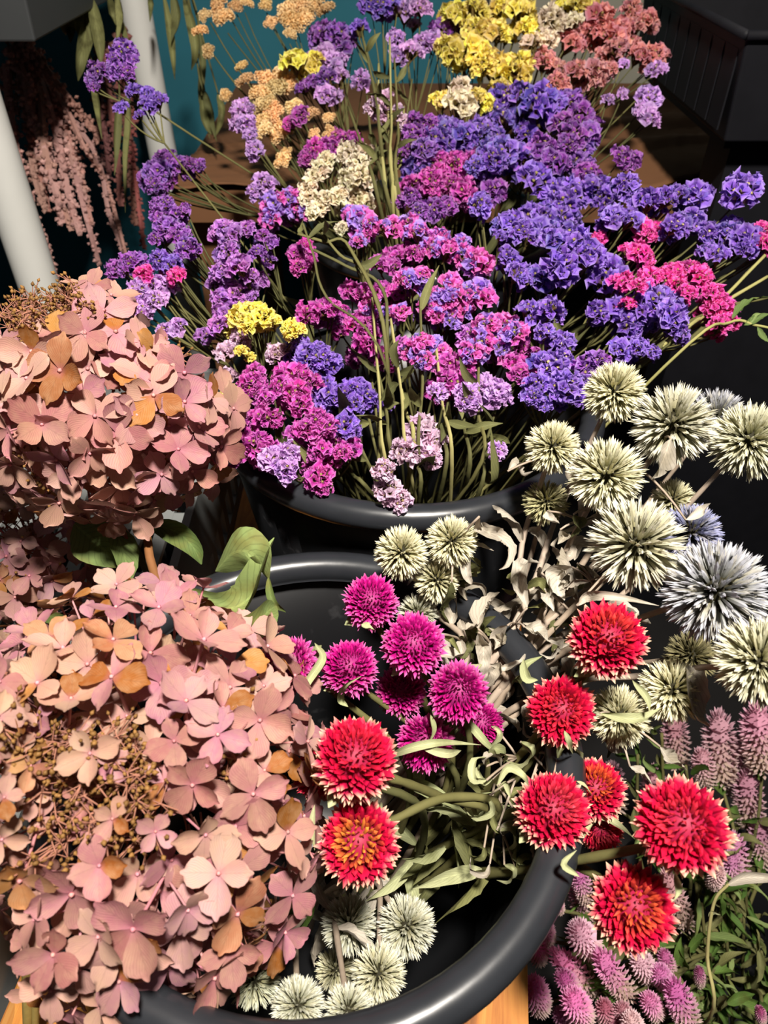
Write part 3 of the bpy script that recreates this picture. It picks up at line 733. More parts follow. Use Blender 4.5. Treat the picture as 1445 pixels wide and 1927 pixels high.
for x, y, r, d, (ox, oy), c_, ctr, label, stem, lv in GL:
    P = W(x, y, d); Rw = r * d / FPX
    vw = (CAM - P).normalized(); vr = (RT - vw * RT.dot(vw)).normalized(); vu = vw.cross(vr)
    ax = vw * math.sqrt(max(.05, 1 - ox * ox - oy * oy)) + vr * ox + vu * oy
    root = T1 + Vector((.045 + rnd.uniform(-.02, .02), .01 + rnd.uniform(-.02, .02), .012))
    th = thing('globe_amaranth', root, label, 'dried flower', 'magenta globe amaranths' if c_ == 'm' else 'red globe amaranths')
    m = frame(P - root, ax, Rw * .93)
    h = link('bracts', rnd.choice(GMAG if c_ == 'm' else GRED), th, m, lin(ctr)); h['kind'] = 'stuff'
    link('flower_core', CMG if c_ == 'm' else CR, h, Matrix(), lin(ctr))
    if c_ == 'o': h.color = lin('f2702c')
    base = P - ax * Rw * .72
    way = [W(*q) for q in stem] if stem else [W(x * .35 + 900 * .65, y * .35 + 1560 * .65 if y < 1560 else y * .4 + 1640 * .6, d + .045) + rv(.004)]
    gsp = spline([base] + way + [root], 6)
    if c_ != 'm': GT.append((th, gsp))
    mb = MB(); mb.tube(gsp, .0022 if c_ != 'm' else .0018, .0026, 7, bump=.12); mb.build('stem', M['green stem'], th, True, root)
    for path, wpx in lv:
        leaf('leaf', th, root, [W(a, b, d - .012 if (a - x) ** 2 + (b - y) ** 2 < (r * .9) ** 2 else d + .006) for a, b in path] if False else [W(a, b, d - Rw * 1.15 if (a - x) ** 2 + (b - y) ** 2 < r * r else d - .002) for a, b in path], wpx * d / FPX, 'pale green leaf', .5, 1.0, ruffle=.12)
    for s in range(2): # the two leafy bracts under the head
        dr = (ax.orthogonal().normalized() * (1 if s else -1) + rv(.3)).normalized()
        leaf('leaf', th, root, [base, base + dr * Rw * .6 + ax * Rw * .1, base + dr * Rw * 1.05 + ax * Rw * .15], Rw * .3, 'pale green leaf', .4, .4)
    # stem leaves lower down inside the tub
    q = way[-1]
    for s in range(2 if c_ != 'm' else 1):
        b = q.lerp(root, rnd.uniform(.05, .75)); e = rv(); e.z = abs(e.z) - .2; e.normalize()
        leaf('leaf', th, root, [b, b + e * .02 + Vector((0, 0, .006)), b + e * .042 + rv(.008)], .0052, 'olive leaf' if s else 'pale green leaf', .5, 1.2, ruffle=.2)

# ---------------------------------------------------------------- globe thistles
def thistle_mb(seed, n=300):
    q = random.Random(seed); mb = MB()
    for i in range(n):
        z = 1 - 2 * (i + .5) / n; ph = i * 2.39996; r = math.sqrt(max(0, 1 - z * z)); d = (Vector((r * math.cos(ph), r * math.sin(ph), z)) + rvq(q, .10)).normalized()
        x = d.orthogonal().normalized(); y = d.cross(x); a0 = q.uniform(0, 6.28); L = q.uniform(.9, 1.04)
        x, y = x * math.cos(a0) + y * math.sin(a0), y * math.cos(a0) - x * math.sin(a0)
        vs, at, fs = [], [], []
        for rr, wd in ((.24, .014), (.52, .044), (.74, .050), (.88, .036)):
            for k_ in range(4):
                a = k_ * 1.5708; vs.append(d * rr * L + (x * math.cos(a) + y * math.sin(a) * .6) * wd); at.append((rr, 0, 0))
        vs.append(d * L); at.append((1, 0, 0))
        for j in range(3):
            for k_ in range(4): fs.append((j * 4 + k_, j * 4 + (k_ + 1) % 4, j * 4 + 4 + (k_ + 1) % 4, j * 4 + 4 + k_))
        for k_ in range(4): fs.append((12 + k_, 12 + (k_ + 1) % 4, 16))
        mb.add(vs, fs, at)
        for s in range(3): # split needle tips
            a = q.uniform(0, 6.28); o = x * math.cos(a) + y * math.sin(a); b = d * L * q.uniform(.66, .78); tp = d * L * q.uniform(.92, 1.0) + o * q.uniform(.05, .085)
            pn = d.cross(o) * .013
            mb.add([b + pn + o * .02, b - pn + o * .02, b + o * .05, tp], [(0, 1, 3), (1, 2, 3), (2, 0, 3)], [(.7, 0, 0)] * 3 + [(1, 0, 0)])
    return mb
THM = [thistle_mb(400 + i, n).mesh('spikes', M['thistle spike'], False) for i, n in enumerate((300, 270, 210, 330))]
cm = MB(); sphere(cm, .42, t=.2); THC = cm.mesh('flower_core', M['thistle spike'])
PALE, BLUE, GREY = lin('f7f4dc'), lin('c6c9dd'), lin('e0e2da')
TL = [  # x, y, radius, world radius, tint, label, waypoint
 (1155,738,61,.021,PALE,'topmost cream globe thistle below the purple statice'),
 (1040,842,55,.0185,PALE,'small cream globe thistle standing out over the rear tub'),
 (1265,800,83,.027,mixc(PALE, BLUE, .4),'large bluish cream globe thistle beneath the black gap'),
 (1408,830,78,.026,mixc(PALE, GREY, .6),'large cream globe thistle cut by the frame edge, upper one'),
 (1140,895,76,.024,mixc(PALE, GREY, .3),'pale grey globe thistle between the small and the giant ones'),
 (1347,785,56,.023,BLUE,'bluish globe thistle peeking from behind two large ones'),
 (1195,1027,96,.028,mixc(PALE, BLUE, .35),'giant pale globe thistle in the middle of the group'),
 (1345,1113,104,.029,BLUE,'giant steel-blue globe thistle above the red globes'),
 (1300,1003,60,.021,lin('a6abdc'),'blue globe thistle wedged between the two giants'),
 (1428,1245,88,.0225,mixc(PALE, GREY, .5),'large white globe thistle cut by the frame edge, lower one'),
 (1265,942,44,.016,PALE,'tiny yellowish globe thistle behind the bare stem'),
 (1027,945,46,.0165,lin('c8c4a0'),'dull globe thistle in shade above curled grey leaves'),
 (755,1040,54,.0175,PALE,'cream globe thistle at the back rim of the nearest tub'),
 (850,1019,53,.0172,PALE,'cream globe thistle directly under the rear tub rim'),
 (822,1092,47,.0158,PALE,'small cream globe thistle below the pair at the rim'),
 (786,1155,42,.0145,GREY,'pale globe thistle tucked behind the magenta globes'),
 (1265,1300,65,.0195,PALE,'cream globe thistle above the biggest red globe'),
 (1165,1348,62,.0193,PALE,'cream globe thistle crossed by a green leaf'),
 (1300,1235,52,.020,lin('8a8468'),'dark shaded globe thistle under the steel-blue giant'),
 (657,1740,56,.0185,GREY,'grey globe thistle deep in the tub under the orange-eyed globe'),
 (765,1743,59,.0190,GREY,'grey globe thistle deep in the tub beside the amaranth stems'),
 (712,1832,56,.0165,mixc(PALE, GREY, .5),'pale globe thistle low in the tub near its front wall'),
 (632,1825,42,.0150,mixc(PALE, GREY, .2),'small yellowish globe thistle squeezed between low grey ones'),
 (560,1892,54,.0140,GREY,'white globe thistle at the front rim of the nearest tub'),
 (655,1902,50,.0132,GREY,'white globe thistle half sunk behind the front rim'),
 (478,1845,52,.0145,lin('d6dacb'),'greenish globe thistle under the drooping hydrangea petals'),
 (527,1745,38,.0150,GREY,'white globe thistle edge showing behind the hydrangea'),
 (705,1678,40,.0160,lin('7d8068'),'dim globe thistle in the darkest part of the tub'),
]
TH = []
for i, (x, y, r, Rw, tint, label) in enumerate(TL):
    d = Rw * FPX / r; P = W(x, y, d)
    root = T1 + Vector((rnd.uniform(-.03, .03), rnd.uniform(-.02, .05), .012))
    th = thing('globe_thistle', root, label, 'dried flower', 'globe thistles low in the nearest tub' if y > 1600 else 'globe thistles above the nearest tub')
    ax = (Vector((0, 0, 1)) * .5 - FW * .5 + rv(.5)).normalized()
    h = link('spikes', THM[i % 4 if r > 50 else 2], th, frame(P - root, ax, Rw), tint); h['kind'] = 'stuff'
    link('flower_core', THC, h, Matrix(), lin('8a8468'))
    if y > 1600: way = [P.lerp(root, .5) + Vector((.0, .02, 0)) + rv(.008)]
    else:
        f = .38; way = [W(x + (900 - x) * f, y + (1330 - y) * f, max(d + .05, .455)) + rv(.004), W(x + (900 - x) * .85, y + (1330 - y) * .85, .47) + rv(.006)]
    end = P + (way[0] - P).normalized() * Rw * .4
    mb = MB(); sp = spline([end] + way + [root], 6); mb.tube(sp, .0016, .0027, 7, bump=.08); mb.build('stem', M['grey stem'], th, True, root)
    TH.append((x, y, th, root, sp))
    for s in range(3 if y < 1600 else 2):
        b = sp[rnd.randint(3, len(sp) - 5)]; e = rv(); e.z *= .6; e.normalize(); l = rnd.uniform(.02, .034); e2 = (e + rv(1.2)).normalized()
        leaf('leaf', th, root, [b, b + e * l * .45 + Vector((0, 0, .006)), b + e * l * .8 + e2 * l * .3, b + e * l * .6 + e2 * l * .75], l * rnd.uniform(.16, .28), 'grey leaf' if rnd.random() < .8 else 'olive leaf', .8, 2.2, ruffle=.3)
def petiole(parent, org, stem, p):
    q = min(stem, key=lambda s: (s - p).length)
    if (q - p).length > .008:
        mb = MB(); mb.tube(bez([q, q.lerp(p, .5) + Vector((0, 0, .004)), p], 4), .0009, .0007, 4); mb.build('petiole', M['grey stem'], parent, True, org)
GLV = [([(902,972),(902,992),(920,1002),(939,1010),(959,1032),(954,1060),(939,1072)],12,.44,'grey leaf'),
 ([(887,1100),(877,1077),(880,1042),(897,1027),(929,1037)],10,.45,'grey leaf'), ([(992,1144),(979,1100),(979,1072),(992,1060),(1017,1060)],14,.455,'grey leaf'),
 ([(1076,1067),(1054,1080),(1049,1110),(1062,1130)],20,.45,'grey leaf'), ([(1019,1110),(1037,1100),(1034,1122),(1042,1150)],16,.455,'grey leaf'),
 ([(1111,1094),(1086,1092),(1064,1102),(1052,1112)],7,.44,'grey leaf'), ([(900,1184),(902,1160),(925,1132),(940,1115)],16,.455,'grey leaf'),
 ([(865,1167),(872,1184),(892,1180),(905,1172)],9,.45,'grey leaf'), ([(900,1190),(909,1214),(909,1247),(909,1272)],14,.445,'grey leaf'),
 ([(915,1292),(935,1277),(940,1259),(925,1252)],11,.45,'grey leaf'), ([(917,1249),(950,1257),(979,1247),(990,1227)],6,.45,'grey leaf'),
 ([(987,1180),(1010,1190),(1030,1207)],15,.455,'grey leaf'), ([(1085,1140),(1105,1122),(1150,1122),(1240,1140)],9,.40,'grey leaf'),
 ([(955,1177),(935,1200),(930,1222)],13,.46,'grey leaf'), ([(830,1194),(847,1204),(867,1232)],6,.44,'olive leaf'), ([(987,1267),(970,1277),(963,1286)],8,.45,'olive leaf'),
 ([(850,1095),(842,1120),(827,1150),(845,1172)],10,.455,'olive leaf'), ([(1054,997),(1061,1010),(1049,1024)],11,.46,'grey leaf'), ([(1079,968),(1088,985),(1072,1012)],11,.465,'olive leaf'),
 ([(1029,962),(1035,980),(1052,985)],9,.46,'grey leaf'), ([(955,887),(970,872),(982,895),(1003,887)],8,.46,'grey leaf'), ([(1262,826),(1244,874),(1225,902)],16,.425,'grey leaf'),
 ([(1290,978),(1318,963),(1337,947)],9,.45,'grey leaf'), ([(1242,1405),(1258,1428),(1292,1450)],14,.43,'grey leaf'), ([(1185,1442),(1205,1455),(1228,1478)],8,.43,'grey leaf'),
 ([(1130,1342),(1180,1352),(1215,1350),(1245,1332)],9,.40,'pale green leaf'), ([(1170,1415),(1150,1400),(1185,1380)],8,.44,'grey leaf')]
for _ in range(26):
    x, y = rnd.uniform(850, 1090), rnd.uniform(1020, 1330); a = rnd.uniform(0, 6.28); l = rnd.uniform(18, 34)
    GLV.append(([(x, y), (x + math.cos(a) * l, y + math.sin(a) * l), (x + math.cos(a + 1) * l * 1.5, y + math.sin(a + 1) * l * 1.4), (x + math.cos(a + 1.9) * l * 1.3, y + math.sin(a + 1.9) * l * 1.2)], rnd.uniform(6, 13), rnd.uniform(.455, .49), 'grey leaf' if rnd.random() < .8 else 'olive leaf'))
for path, wpx, d, mat in GLV:
    mx, my = path[0]; best = min((t for t in TH if t[1] < 1600), key=lambda t: min((W(mx, my, d) - p).length for p in t[4]))
    P = [W(a, b, d + rnd.uniform(-.012, .008)) for a, b in path]
    petiole(best[2], best[3], best[4], P[0])
    leaf('leaf', best[2], best[3], P, wpx * 1.3 * d / FPX, mat, .7, rnd.uniform(.6, 1.8), ruffle=.32, seg=6)

# twisted pale leaves of the globe amaranths over the rim of the nearest tub
for _ in range(30):
    x, y = rnd.uniform(905, 1075), rnd.uniform(1340, 1640); a = rnd.uniform(0, 6.28); l = rnd.uniform(16, 32); d = rnd.uniform(.40, .425)
    if any((x - g[0]) ** 2 + (y - g[1]) ** 2 < (g[2] * 1.0) ** 2 for g in GL): d += .03
    o, sp = GT[rnd.choice((3, 4, 5, 6))]
    P = [W(x, y, d), W(x + math.cos(a) * l, y + math.sin(a) * l, d - .006), W(x + math.cos(a + .9) * l * 1.6, y + math.sin(a + .9) * l * 1.6, d), W(x + math.cos(a + 1.6) * l * 1.7, y + math.sin(a + 1.6) * l * 1.7, d + .008)]
    petiole(o, o.location.copy(), sp, P[0])
    leaf('leaf', o, o.location.copy(), P, rnd.uniform(6, 11) * d / FPX, rnd.choice(('pale green leaf', 'olive leaf', 'grey leaf')), .7, rnd.uniform(.8, 2.4), ruffle=.25)

# ---------------------------------------------------------------- celosia on the floor side
def celosia_mb(seed, n=240):
    q = random.Random(seed); mb = MB()
    for i in range(n):
        z = (i + .5) / n; ph = i * 2.39996; r = (.55 + .45 * math.sin(math.pi * min(1, z * 1.05 + .05)) ** .5) * (1 if z < .8 else math.sqrt(max(.02, 1 - ((z - .8) / .2) ** 2)))
        d = Vector((math.cos(ph), math.sin(ph), 0)); o = (d * (1 - max(0, z - .75) * 2.5) + Vector((0, 0, .35 + max(0, z - .75) * 4))).normalized()
        s = o.cross(d.cross(o) if False else Vector((-d.y, d.x, 0))).normalized() if False else Vector((-d.y, d.x, 0))
        b = Vector((d.x * r * .62, d.y * r * .62, z)); ln = q.uniform(.38, .55); tp = b + Vector((o.x * ln, o.y * ln, o.z * ln * .22)) + rvq(q, .04) * .6; m_ = b.lerp(tp, .5); wd = .085
        mb.add([b, m_ - s * wd, m_ + s * wd, tp], [(0, 2, 1), (1, 2, 3)], [(0, 0, 1 - z), (.4, 0, 1 - z), (.4, 0, 1 - z), (1, 0, 1 - z)])
    for k_ in range(6): mb.bead(Vector((0, 0, .1 + k_ * .15)), .6, sz=.3, t=0, lat=1 - (.1 + k_ * .15))
    return mb
CEL = [celosia_mb(500 + i).mesh('flower_spike', M['celosia bract'], False) for i in range(3)]
cx = lambda x, y: (950 + x / 2.919, 1600 + y / 2.919)
CE = [  # tip, base, half-width (crop), distance, colour, label
 ((160,480),(190,600),55,.60,'d874b4','pink celosia end-on, second down beside the wooden bench'),
 ((150,730),(190,860),75,.58,'d678b6','large pink celosia end-on at the bench edge with dark eye'),
 ((365,800),(430,920),78,.57,'dc7cba','bright pink celosia end-on with a pale fringe'),
 ((310,690),(380,760),55,.59,'cc62ae','deep pink celosia above the pale-fringed one'),
 ((205,390),(230,500),55,.61,'c878ac','dusky pink celosia under the tub rim'),
 ((400,430),(470,540),80,.58,'eec6d2','white-pink celosia beside the lowest red globe'),
 ((400,100),(450,280),50,.62,'c078ae','mauve celosia spike rising behind the tub rim'),
 ((270,260),(300,330),36,.63,'cc78a8','small pink celosia bud peeking past the tub rim'),
 ((520,570),(680,800),72,.58,'d87cb8','long pink celosia spike leaning below the red globe'),
 ((735,590),(790,690),66,.60,'e6cfcc','cream celosia directly beneath the lowest red globe'),
 ((845,660),(880,740),58,.60,'d282c2','bright violet-pink celosia under the red globe'),
 ((920,730),(1020,960),75,.57,'d070b4','longest magenta-pink celosia at the bottom edge'),
 ((270,560),(500,790),66,.61,'d884b2','long beige celosia spike with pink tip, lying between pink ones'),
 ((545,840),(560,960),52,.59,'b06a6c','reddish brown celosia near the bottom edge'),
 ((640,860),(670,950),50,.59,'c69a96','faded rose celosia beside the reddish brown one'),
 ((690,920),(720,1010),60,.57,'eadbd4','white star-like celosia at the bottom frame edge'),
 ((785,810),(830,900),56,.58,'d48ab8','pink celosia with dark eye near the white one'),
 ((870,560),(910,680),42,.62,'c878ae','slim pink celosia between red globe and greenery'),
 ((1068,650),(1070,740),30,.62,'b8609a','small purple-pink celosia bud among the green leaves'),
 ((1400,870),(1410,940),30,.60,'c05c98','small pink celosia bud in the bottom corner'),
 ((1240,20),(1260,200),55,.68,'c088b4','lilac-pink celosia spike beside the biggest red globe'),
 ((880,130),(1000,420),60,.66,'b5a08f','beige celosia spike between the two lowest red globes'),
 ((1180,110),(1140,190),45,.64,'d8cfc0','tiny whitish celosia tuft above the bent stalk'),
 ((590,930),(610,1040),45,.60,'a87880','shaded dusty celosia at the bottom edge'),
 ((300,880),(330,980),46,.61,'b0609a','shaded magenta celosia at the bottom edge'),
]
c9 = lambda x, y: ((x - 880 + 0) , y)
CE2 = [((1352,1345),(1358,1470),30,.74,'b09a92','tall dusty rose celosia spike beneath the dark thistle'),
 ((1320,1415),(1328,1475),20,.74,'c0a0a0','short rosy celosia beside the tall dusty one'),
 ((1425,1335),(1436,1445),34,.72,'b890a0','dusty mauve celosia under the white edge thistle'),
 ((1405,1455),(1414,1560),26,.76,'a88c92','shaded brown-pink celosia at the frame edge'),
 ((1380,1575),(1386,1660),24,.72,'c890b8','pink-sided celosia beside the biggest red globe edge'),
 ((1430,1545),(1434,1625),22,.75,'a8889a','dim mauve celosia cut by the frame edge'),
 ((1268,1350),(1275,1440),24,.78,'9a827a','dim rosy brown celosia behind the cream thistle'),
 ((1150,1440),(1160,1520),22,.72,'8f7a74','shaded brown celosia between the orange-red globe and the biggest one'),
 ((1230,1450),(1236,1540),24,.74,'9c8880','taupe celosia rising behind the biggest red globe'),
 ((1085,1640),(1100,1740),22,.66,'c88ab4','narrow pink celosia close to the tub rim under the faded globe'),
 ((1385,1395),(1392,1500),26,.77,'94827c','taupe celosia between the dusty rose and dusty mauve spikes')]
ALLC = [(cx(*a), cx(*b), w_ / 2.919, d, c_, l) for a, b, w_, d, c_, l in CE] + [(a, b, w_, d, c_, l) for a, b, w_, d, c_, l in CE2]
for a, b, wpx, d, c_, label in ALLC:
    P, Q = W(a[0], a[1], d), W(b[0], b[1], d + .035)
    root = T4 + Vector((rnd.uniform(-.06, .06), rnd.uniform(-.06, .06), .012))
    th = thing('celosia', root, label, 'dried flower', 'pink celosia beside the bench')
    Lx = (P - Q).length; rr = wpx * d / FPX * 1.12
    m = frame(Q - root, P - Q, rr, None, Lx)
    h = link('flower_spike', rnd.choice(CEL), th, m, vary(mixc(lin(c_), lin('ee88b8'), .3), .05, .08)); h['kind'] = 'stuff'
    mid = Q.lerp(T4 + Vector((0, 0, H4)), .55); mid.z = max(mid.z, T4.z + H4 * .9)
    sp = spline([Q, mid + rv(.01), root], 6)
    mb = MB(); mb.tube(sp, .0016, .0022, 6); mb.build('stem', M['green stem'], th, True, root)
    for s in range(3):
        p = sp[rnd.randint(1, 6)]; e = rv().normalized()
        leaf('leaf', th, root, [p, p + e * .012 + Vector((0, 0, .006)), p + e * .03], .005, 'dark green leaf' if s else 'olive leaf', .5, 1.0)
# leafy green celosia stems in the corner
for i, (x, y0, y1, lab) in enumerate(((1320,1700,1960,'leafy green stem right beside the bent pale stalk'), (1362,1680,1960,'tallest leafy green stem in the bottom corner'), (1400,1720,1960,'leafy green stem in front of the dark floor, near the frame edge'), (1290,1780,1960,'short leafy green stem nearest the pink celosia'), (1432,1790,1960,'leafy green stem cut by the frame edge'), (1270,1560,1720,'thin leafy stem between the red globe and beige celosia'), (1345,1560,1700,'thin leafy stem under the mauve celosia spikes'), (1200,1420,1640,'olive leafy stem under the thistle with the green leaf'), (1290,1440,1660,'olive leafy stem between the two rear celosia spikes'), (1245,1380,1560,'olive leafy stem right under the cream thistle'), (1110,1640,1850,'leafy stem in the shade of the tub rim'), (1400,1640,1800,'leafy stem behind the silky grass tip'))):
    d = .66 + .02 * (i % 3); top = W(x, y0, d); low = W(x + 10, y1, d + .06)
    root = T4 + Vector((rnd.uniform(-.05, .05), rnd.uniform(-.05, .05), .012))
    th = thing('foliage_sprig', root, lab, 'dried foliage', 'leafy green stems')
    sp = spline([top, top.lerp(low, .5) + rv(.006), low, root], 7); mb = MB(); mb.tube(sp, .0014, .0022, 6); mb.build('stem', M['green stem'], th, True, root)
    for s in range(30 if i < 5 else 14):
        p = sp[rnd.randint(0, 15)] + rv(.004); e = rv() - FW * .3; e.normalize(); e2 = (e + rv(1.0)).normalized(); l = rnd.uniform(.012, .026)
        leaf('leaf', th, root, [p, p + e * l * .6, p + e * l + e2 * l * .3, p + e * l * .9 + e2 * l * .8], l * .20, rnd.choice(('dark green leaf', 'dark green leaf', 'green leaf', 'olive leaf')), .6, 1.6, ruffle=.2, seg=4)

# bent pale stalk with a feathery tip
root = T4 + Vector((-.02, -.03, .012))
th = thing('grass_stalk', root, 'bent pale grass stalk with a silky whitish tip above the green leaves', 'dried grass')
mb = MB(); sp = spline([root, W(1336, 1915, .60), W(1331, 1800, .585), W(1343, 1700, .575), W(1372, 1662, .57)], 6); mb.tube(sp, .0016, .0012, 6); mb.build('stem', M['pale stem'], th, True, root)
leaf('seed_head', th, root, [W(1368, 1666, .57), W(1400, 1652, .565), W(1440, 1652, .56), W(1490, 1655, .56)], .0052, 'grey leaf', .9, .3)
leaf('leaf', th, root, [W(1333, 1725, .58), W(1342, 1716, .575), W(1356, 1722, .57)], .002, 'pale green leaf')

# ---------------------------------------------------------------- hanging bunches at the back
def tassel(th, root, pts, d, rpx, col, dens=1.0):
    P = spline([W(x, y, d + rnd.uniform(-.03, .03)) for x, y in pts], 6); mb = MB(); L = len(P); r0 = rpx * 1.2 * d / FPX
    mb.tube(P, r0 * .45, r0 * .3, 5, t=(.2, .2))
    n = int(120 * dens)
    for i in range(n):
        u = i / n * (L - 1); j = int(u); p = P[j].lerp(P[min(j + 1, L - 1)], u - j); f = 1 - .55 * i / n
        o = rv(); o.normalize(); mb.bead(p + o * r0 * f * rnd.uniform(.5, 1.35), r0 * rnd.uniform(.25, .5) * (f * .6 + .4), o, 1.2, t=rnd.random())
    o = mb.build('tassel', M['tassel bead'], th, False, root); o.color = vary(lin(col, .72), .05, .15)
root = W(25, 50, 1.08)
th = thing('hanging_amaranth', root, 'bunch of dusty pink amaranth tassels hanging upside down by the white post', 'dried flower', 'hanging bunches')
for pts, r in (([(30,90),(60,200),(72,300),(92,400)],12),([(40,90),(75,180),(88,300),(135,435)],14),([(50,90),(92,165),(130,280),(160,400),(187,500)],12),([(50,80),(110,170),(155,270),(200,345),(237,478)],10),
    ([(60,90),(130,215),(185,300),(205,400),(238,485)],10),([(15,120),(28,260),(60,380),(90,470),(110,535)],9),([(10,120),(20,250),(40,330),(62,400)],12),([(35,100),(55,215),(62,320),(85,395)],14),
    ([(55,90),(105,245),(125,350),(150,440)],15),([(45,95),(72,250),(100,340),(118,420)],15),([(50,80),(115,165),(165,230),(188,262)],12),([(25,90),(50,170),(58,260),(75,350)],13),([(40,80),(100,200),(140,310),(165,395)],14),([(45,80),(118,220),(150,330),(172,420)],12)):
    tassel(th, root, pts, 1.05, r, rnd.choice(('d0a298', 'd2a49c', 'bd8c80', 'c99a8c')))
for k_ in range(16):
    mb = MB(); a = W(rnd.uniform(0, 60), rnd.uniform(45, 70), 1.10); mb.tube(bez([a, W(rnd.uniform(10, 60), 80, 1.1), W(rnd.uniform(20, 120), rnd.uniform(150, 220), 1.07)], 4), .002, .0014, 5); mb.build('stem', M['brown stem'], th, True, root)
root = W(225, 120, 1.16)
th = thing('hanging_amaranth', root, 'darker red-tipped amaranth bunch hanging among green leaves before the white post', 'dried flower', 'hanging bunches')
for pts, r, c_ in (([(195,80),(205,180),(222,300),(226,385)],12,'8a5a54'),([(220,90),(240,230),(255,340),(271,468)],10,'a8605c'),([(215,80),(232,200),(246,320),(256,425)],12,'94645a'),([(185,90),(190,200),(200,270),(205,330)],12,'7d5450'),([(228,60),(222,130),(240,180),(250,240)],12,'9a6058')):
    tassel(th, root, pts, 1.14, r, c_)
def bunch(label, root, lv, d, mat):
    th = thing('hanging_leaves', root, label, 'dried foliage', 'hanging bunches')
    mb = MB()
    for path, w_ in lv: mb.tube([root, W(path[0][0], path[0][1], d)], .0016, .0012, 5)
    mb.build('stem', M['green stem'], th, True, root)
    for path, w_ in lv: leaf('leaf', th, root, [W(x, y, d + rnd.uniform(-.02, .02)) for x, y in path], w_ * d / FPX, mat, .7, rnd.uniform(-.8, .8), ruffle=.12)
bunch('long olive dried leaves hanging beside the grey tub', W(150, -60, 1.0), [([(115,-20),(122,30),(135,60),(133,82)],17),([(150,-20),(160,60),(152,110),(147,152)],16),([(170,-10),(185,70),(190,125)],14),([(168,90),(180,170),(186,215),(192,262)],8),([(135,-10),(140,40),(155,90)],14)], .98, 'olive leaf')
bunch('short olive leaves hanging in front of the white post', W(215, -50, 1.02), [([(200,-20),(212,30),(228,60),(242,84)],13),([(222,-10),(230,40),(220,90)],10),([(240,130),(243,230),(238,300),(236,400)],8),([(225,180),(218,260),(215,330)],9)], 1.0, 'olive leaf')
bunch('grey-green leaves hanging before the teal wall', W(345, -60, 1.1), [([(305,-20),(318,50),(325,100),(329,150)],9),([(345,-10),(362,50),(368,95),(360,132)],11),([(370,20),(380,110),(378,190),(395,262)],8),([(284,-20),(285,10),(282,42)],7),([(385,170),(400,220),(408,266)],10),([(325,-20),(335,40),(322,80)],12),([(380,180),(385,230),(400,255)],9),([(410,175),(418,215),(402,262)],8)], 1.08, 'olive leaf')

# ---------------------------------------------------------------- bare stems and small sprigs
def bare(label, grp, pts, T, mat, r=.0021, lv=0):
    root = T + Vector((rnd.uniform(-.05, .05), rnd.uniform(-.04, .04), .012))
    th = thing('bare_twig', root, label, 'dried stem', grp)
    P = [W(*p) for p in pts]; mb = MB(); sp = spline(P + [root], 6); mb.tube(sp, r * .7, r, 6, flat=.55, bump=.1); mb.build('stem', M[mat], th, True, root)
    for s in range(lv):
        p = sp[rnd.randint(1, 8)]; e = rv(); e.z = abs(e.z); e.normalize(); leaf('leaf', th, root, [p, p + e * .016, p + e * .03 + rv(.008)], .004, 'olive leaf', .4, 1.0)
    return th
REL = ('leaning toward the yellow heads', 'beside the lilac column', 'behind the cream fans', 'in the middle of the bare bundle', 'bending toward the purple mound', 'thickest of the bare bundle', 'with narrow wings near the mauve sprig', 'short and dark in the bare bundle', 'next to the tan yarrow', 'palest of the bare bundle')
for i, (xa, ya, xb, yb) in enumerate(((733,70,745,380),(680,60,720,300),(700,250,735,395),(760,200,740,400),(775,150,750,390),(742,110,755,385),(728,180,748,400),(690,180,730,390),(655,200,715,390),(712,120,728,385))):
    bare('bare olive statice stem at the back ' + REL[i], 'bare stems at the back', [(xa, ya, .84), ((xa + xb) / 2 + rnd.uniform(-8, 8), (ya + yb) / 2, .81), (xb, yb, .76)], T3, 'green stem' if i % 3 else 'pale stem', .0022, 2)
REL2 = ('nearest the indigo heads', 'under the largest bicolour puff', 'forked, left of the pale pink puff', 'brown, touching the dusky lilac fan', 'bright yellowish, in the lit gap', 'arching over the rim beside the magenta spray', 'thin, behind the pale pink puff', 'dark, at the shaded back of the tub', 'winged, rising to the stepped spray', 'leafy, beside the deep indigo heads', 'slim, beside the tiny lilac head', 'crossing others above the rear rim', 'straight, beneath the magenta dome', 'curved, next to the forked one', 'low, against the tub wall')
for i, (xa, ya, xb, yb) in enumerate(((700,560,735,900),(790,560,790,880),(700,720,720,930),(845,740,835,900),(745,690,775,860),(640,860,700,930),(760,800,790,930),(870,700,880,900),(820,650,850,880),(710,690,740,870),(930,780,900,930),(660,800,725,935),(735,600,770,880),(690,770,735,930),(900,640,890,900))):
    bare('bare green statice stem in the tub behind, ' + REL2[i], 'bare stems in the tub behind', [(xa, ya, .59), ((xa + xb) / 2 + rnd.uniform(-6, 6), (ya + yb) / 2, .575), (xb, yb, .56)], T2, 'green stem' if i % 4 else 'pale stem', .0019, 2)
for i, (pts, lab) in enumerate((([(660,470),(610,455),(560,440)],'thick olive stem lying flat in the dark hollow'), ([(720,545),(650,500),(590,470)],'second flat olive stem crossing the dark hollow'), ([(615,560),(590,480),(570,420)],'long green stem leaning in front of the magenta sprig'), ([(690,520),(640,480),(600,430)],'thin olive stem over the dark hollow'))):
    bare(lab, 'bare stems in the tub behind', [(x, y, .60) for x, y in pts[::-1]] + [(730, 700, .58)], T2, 'green stem', .0017, 1)
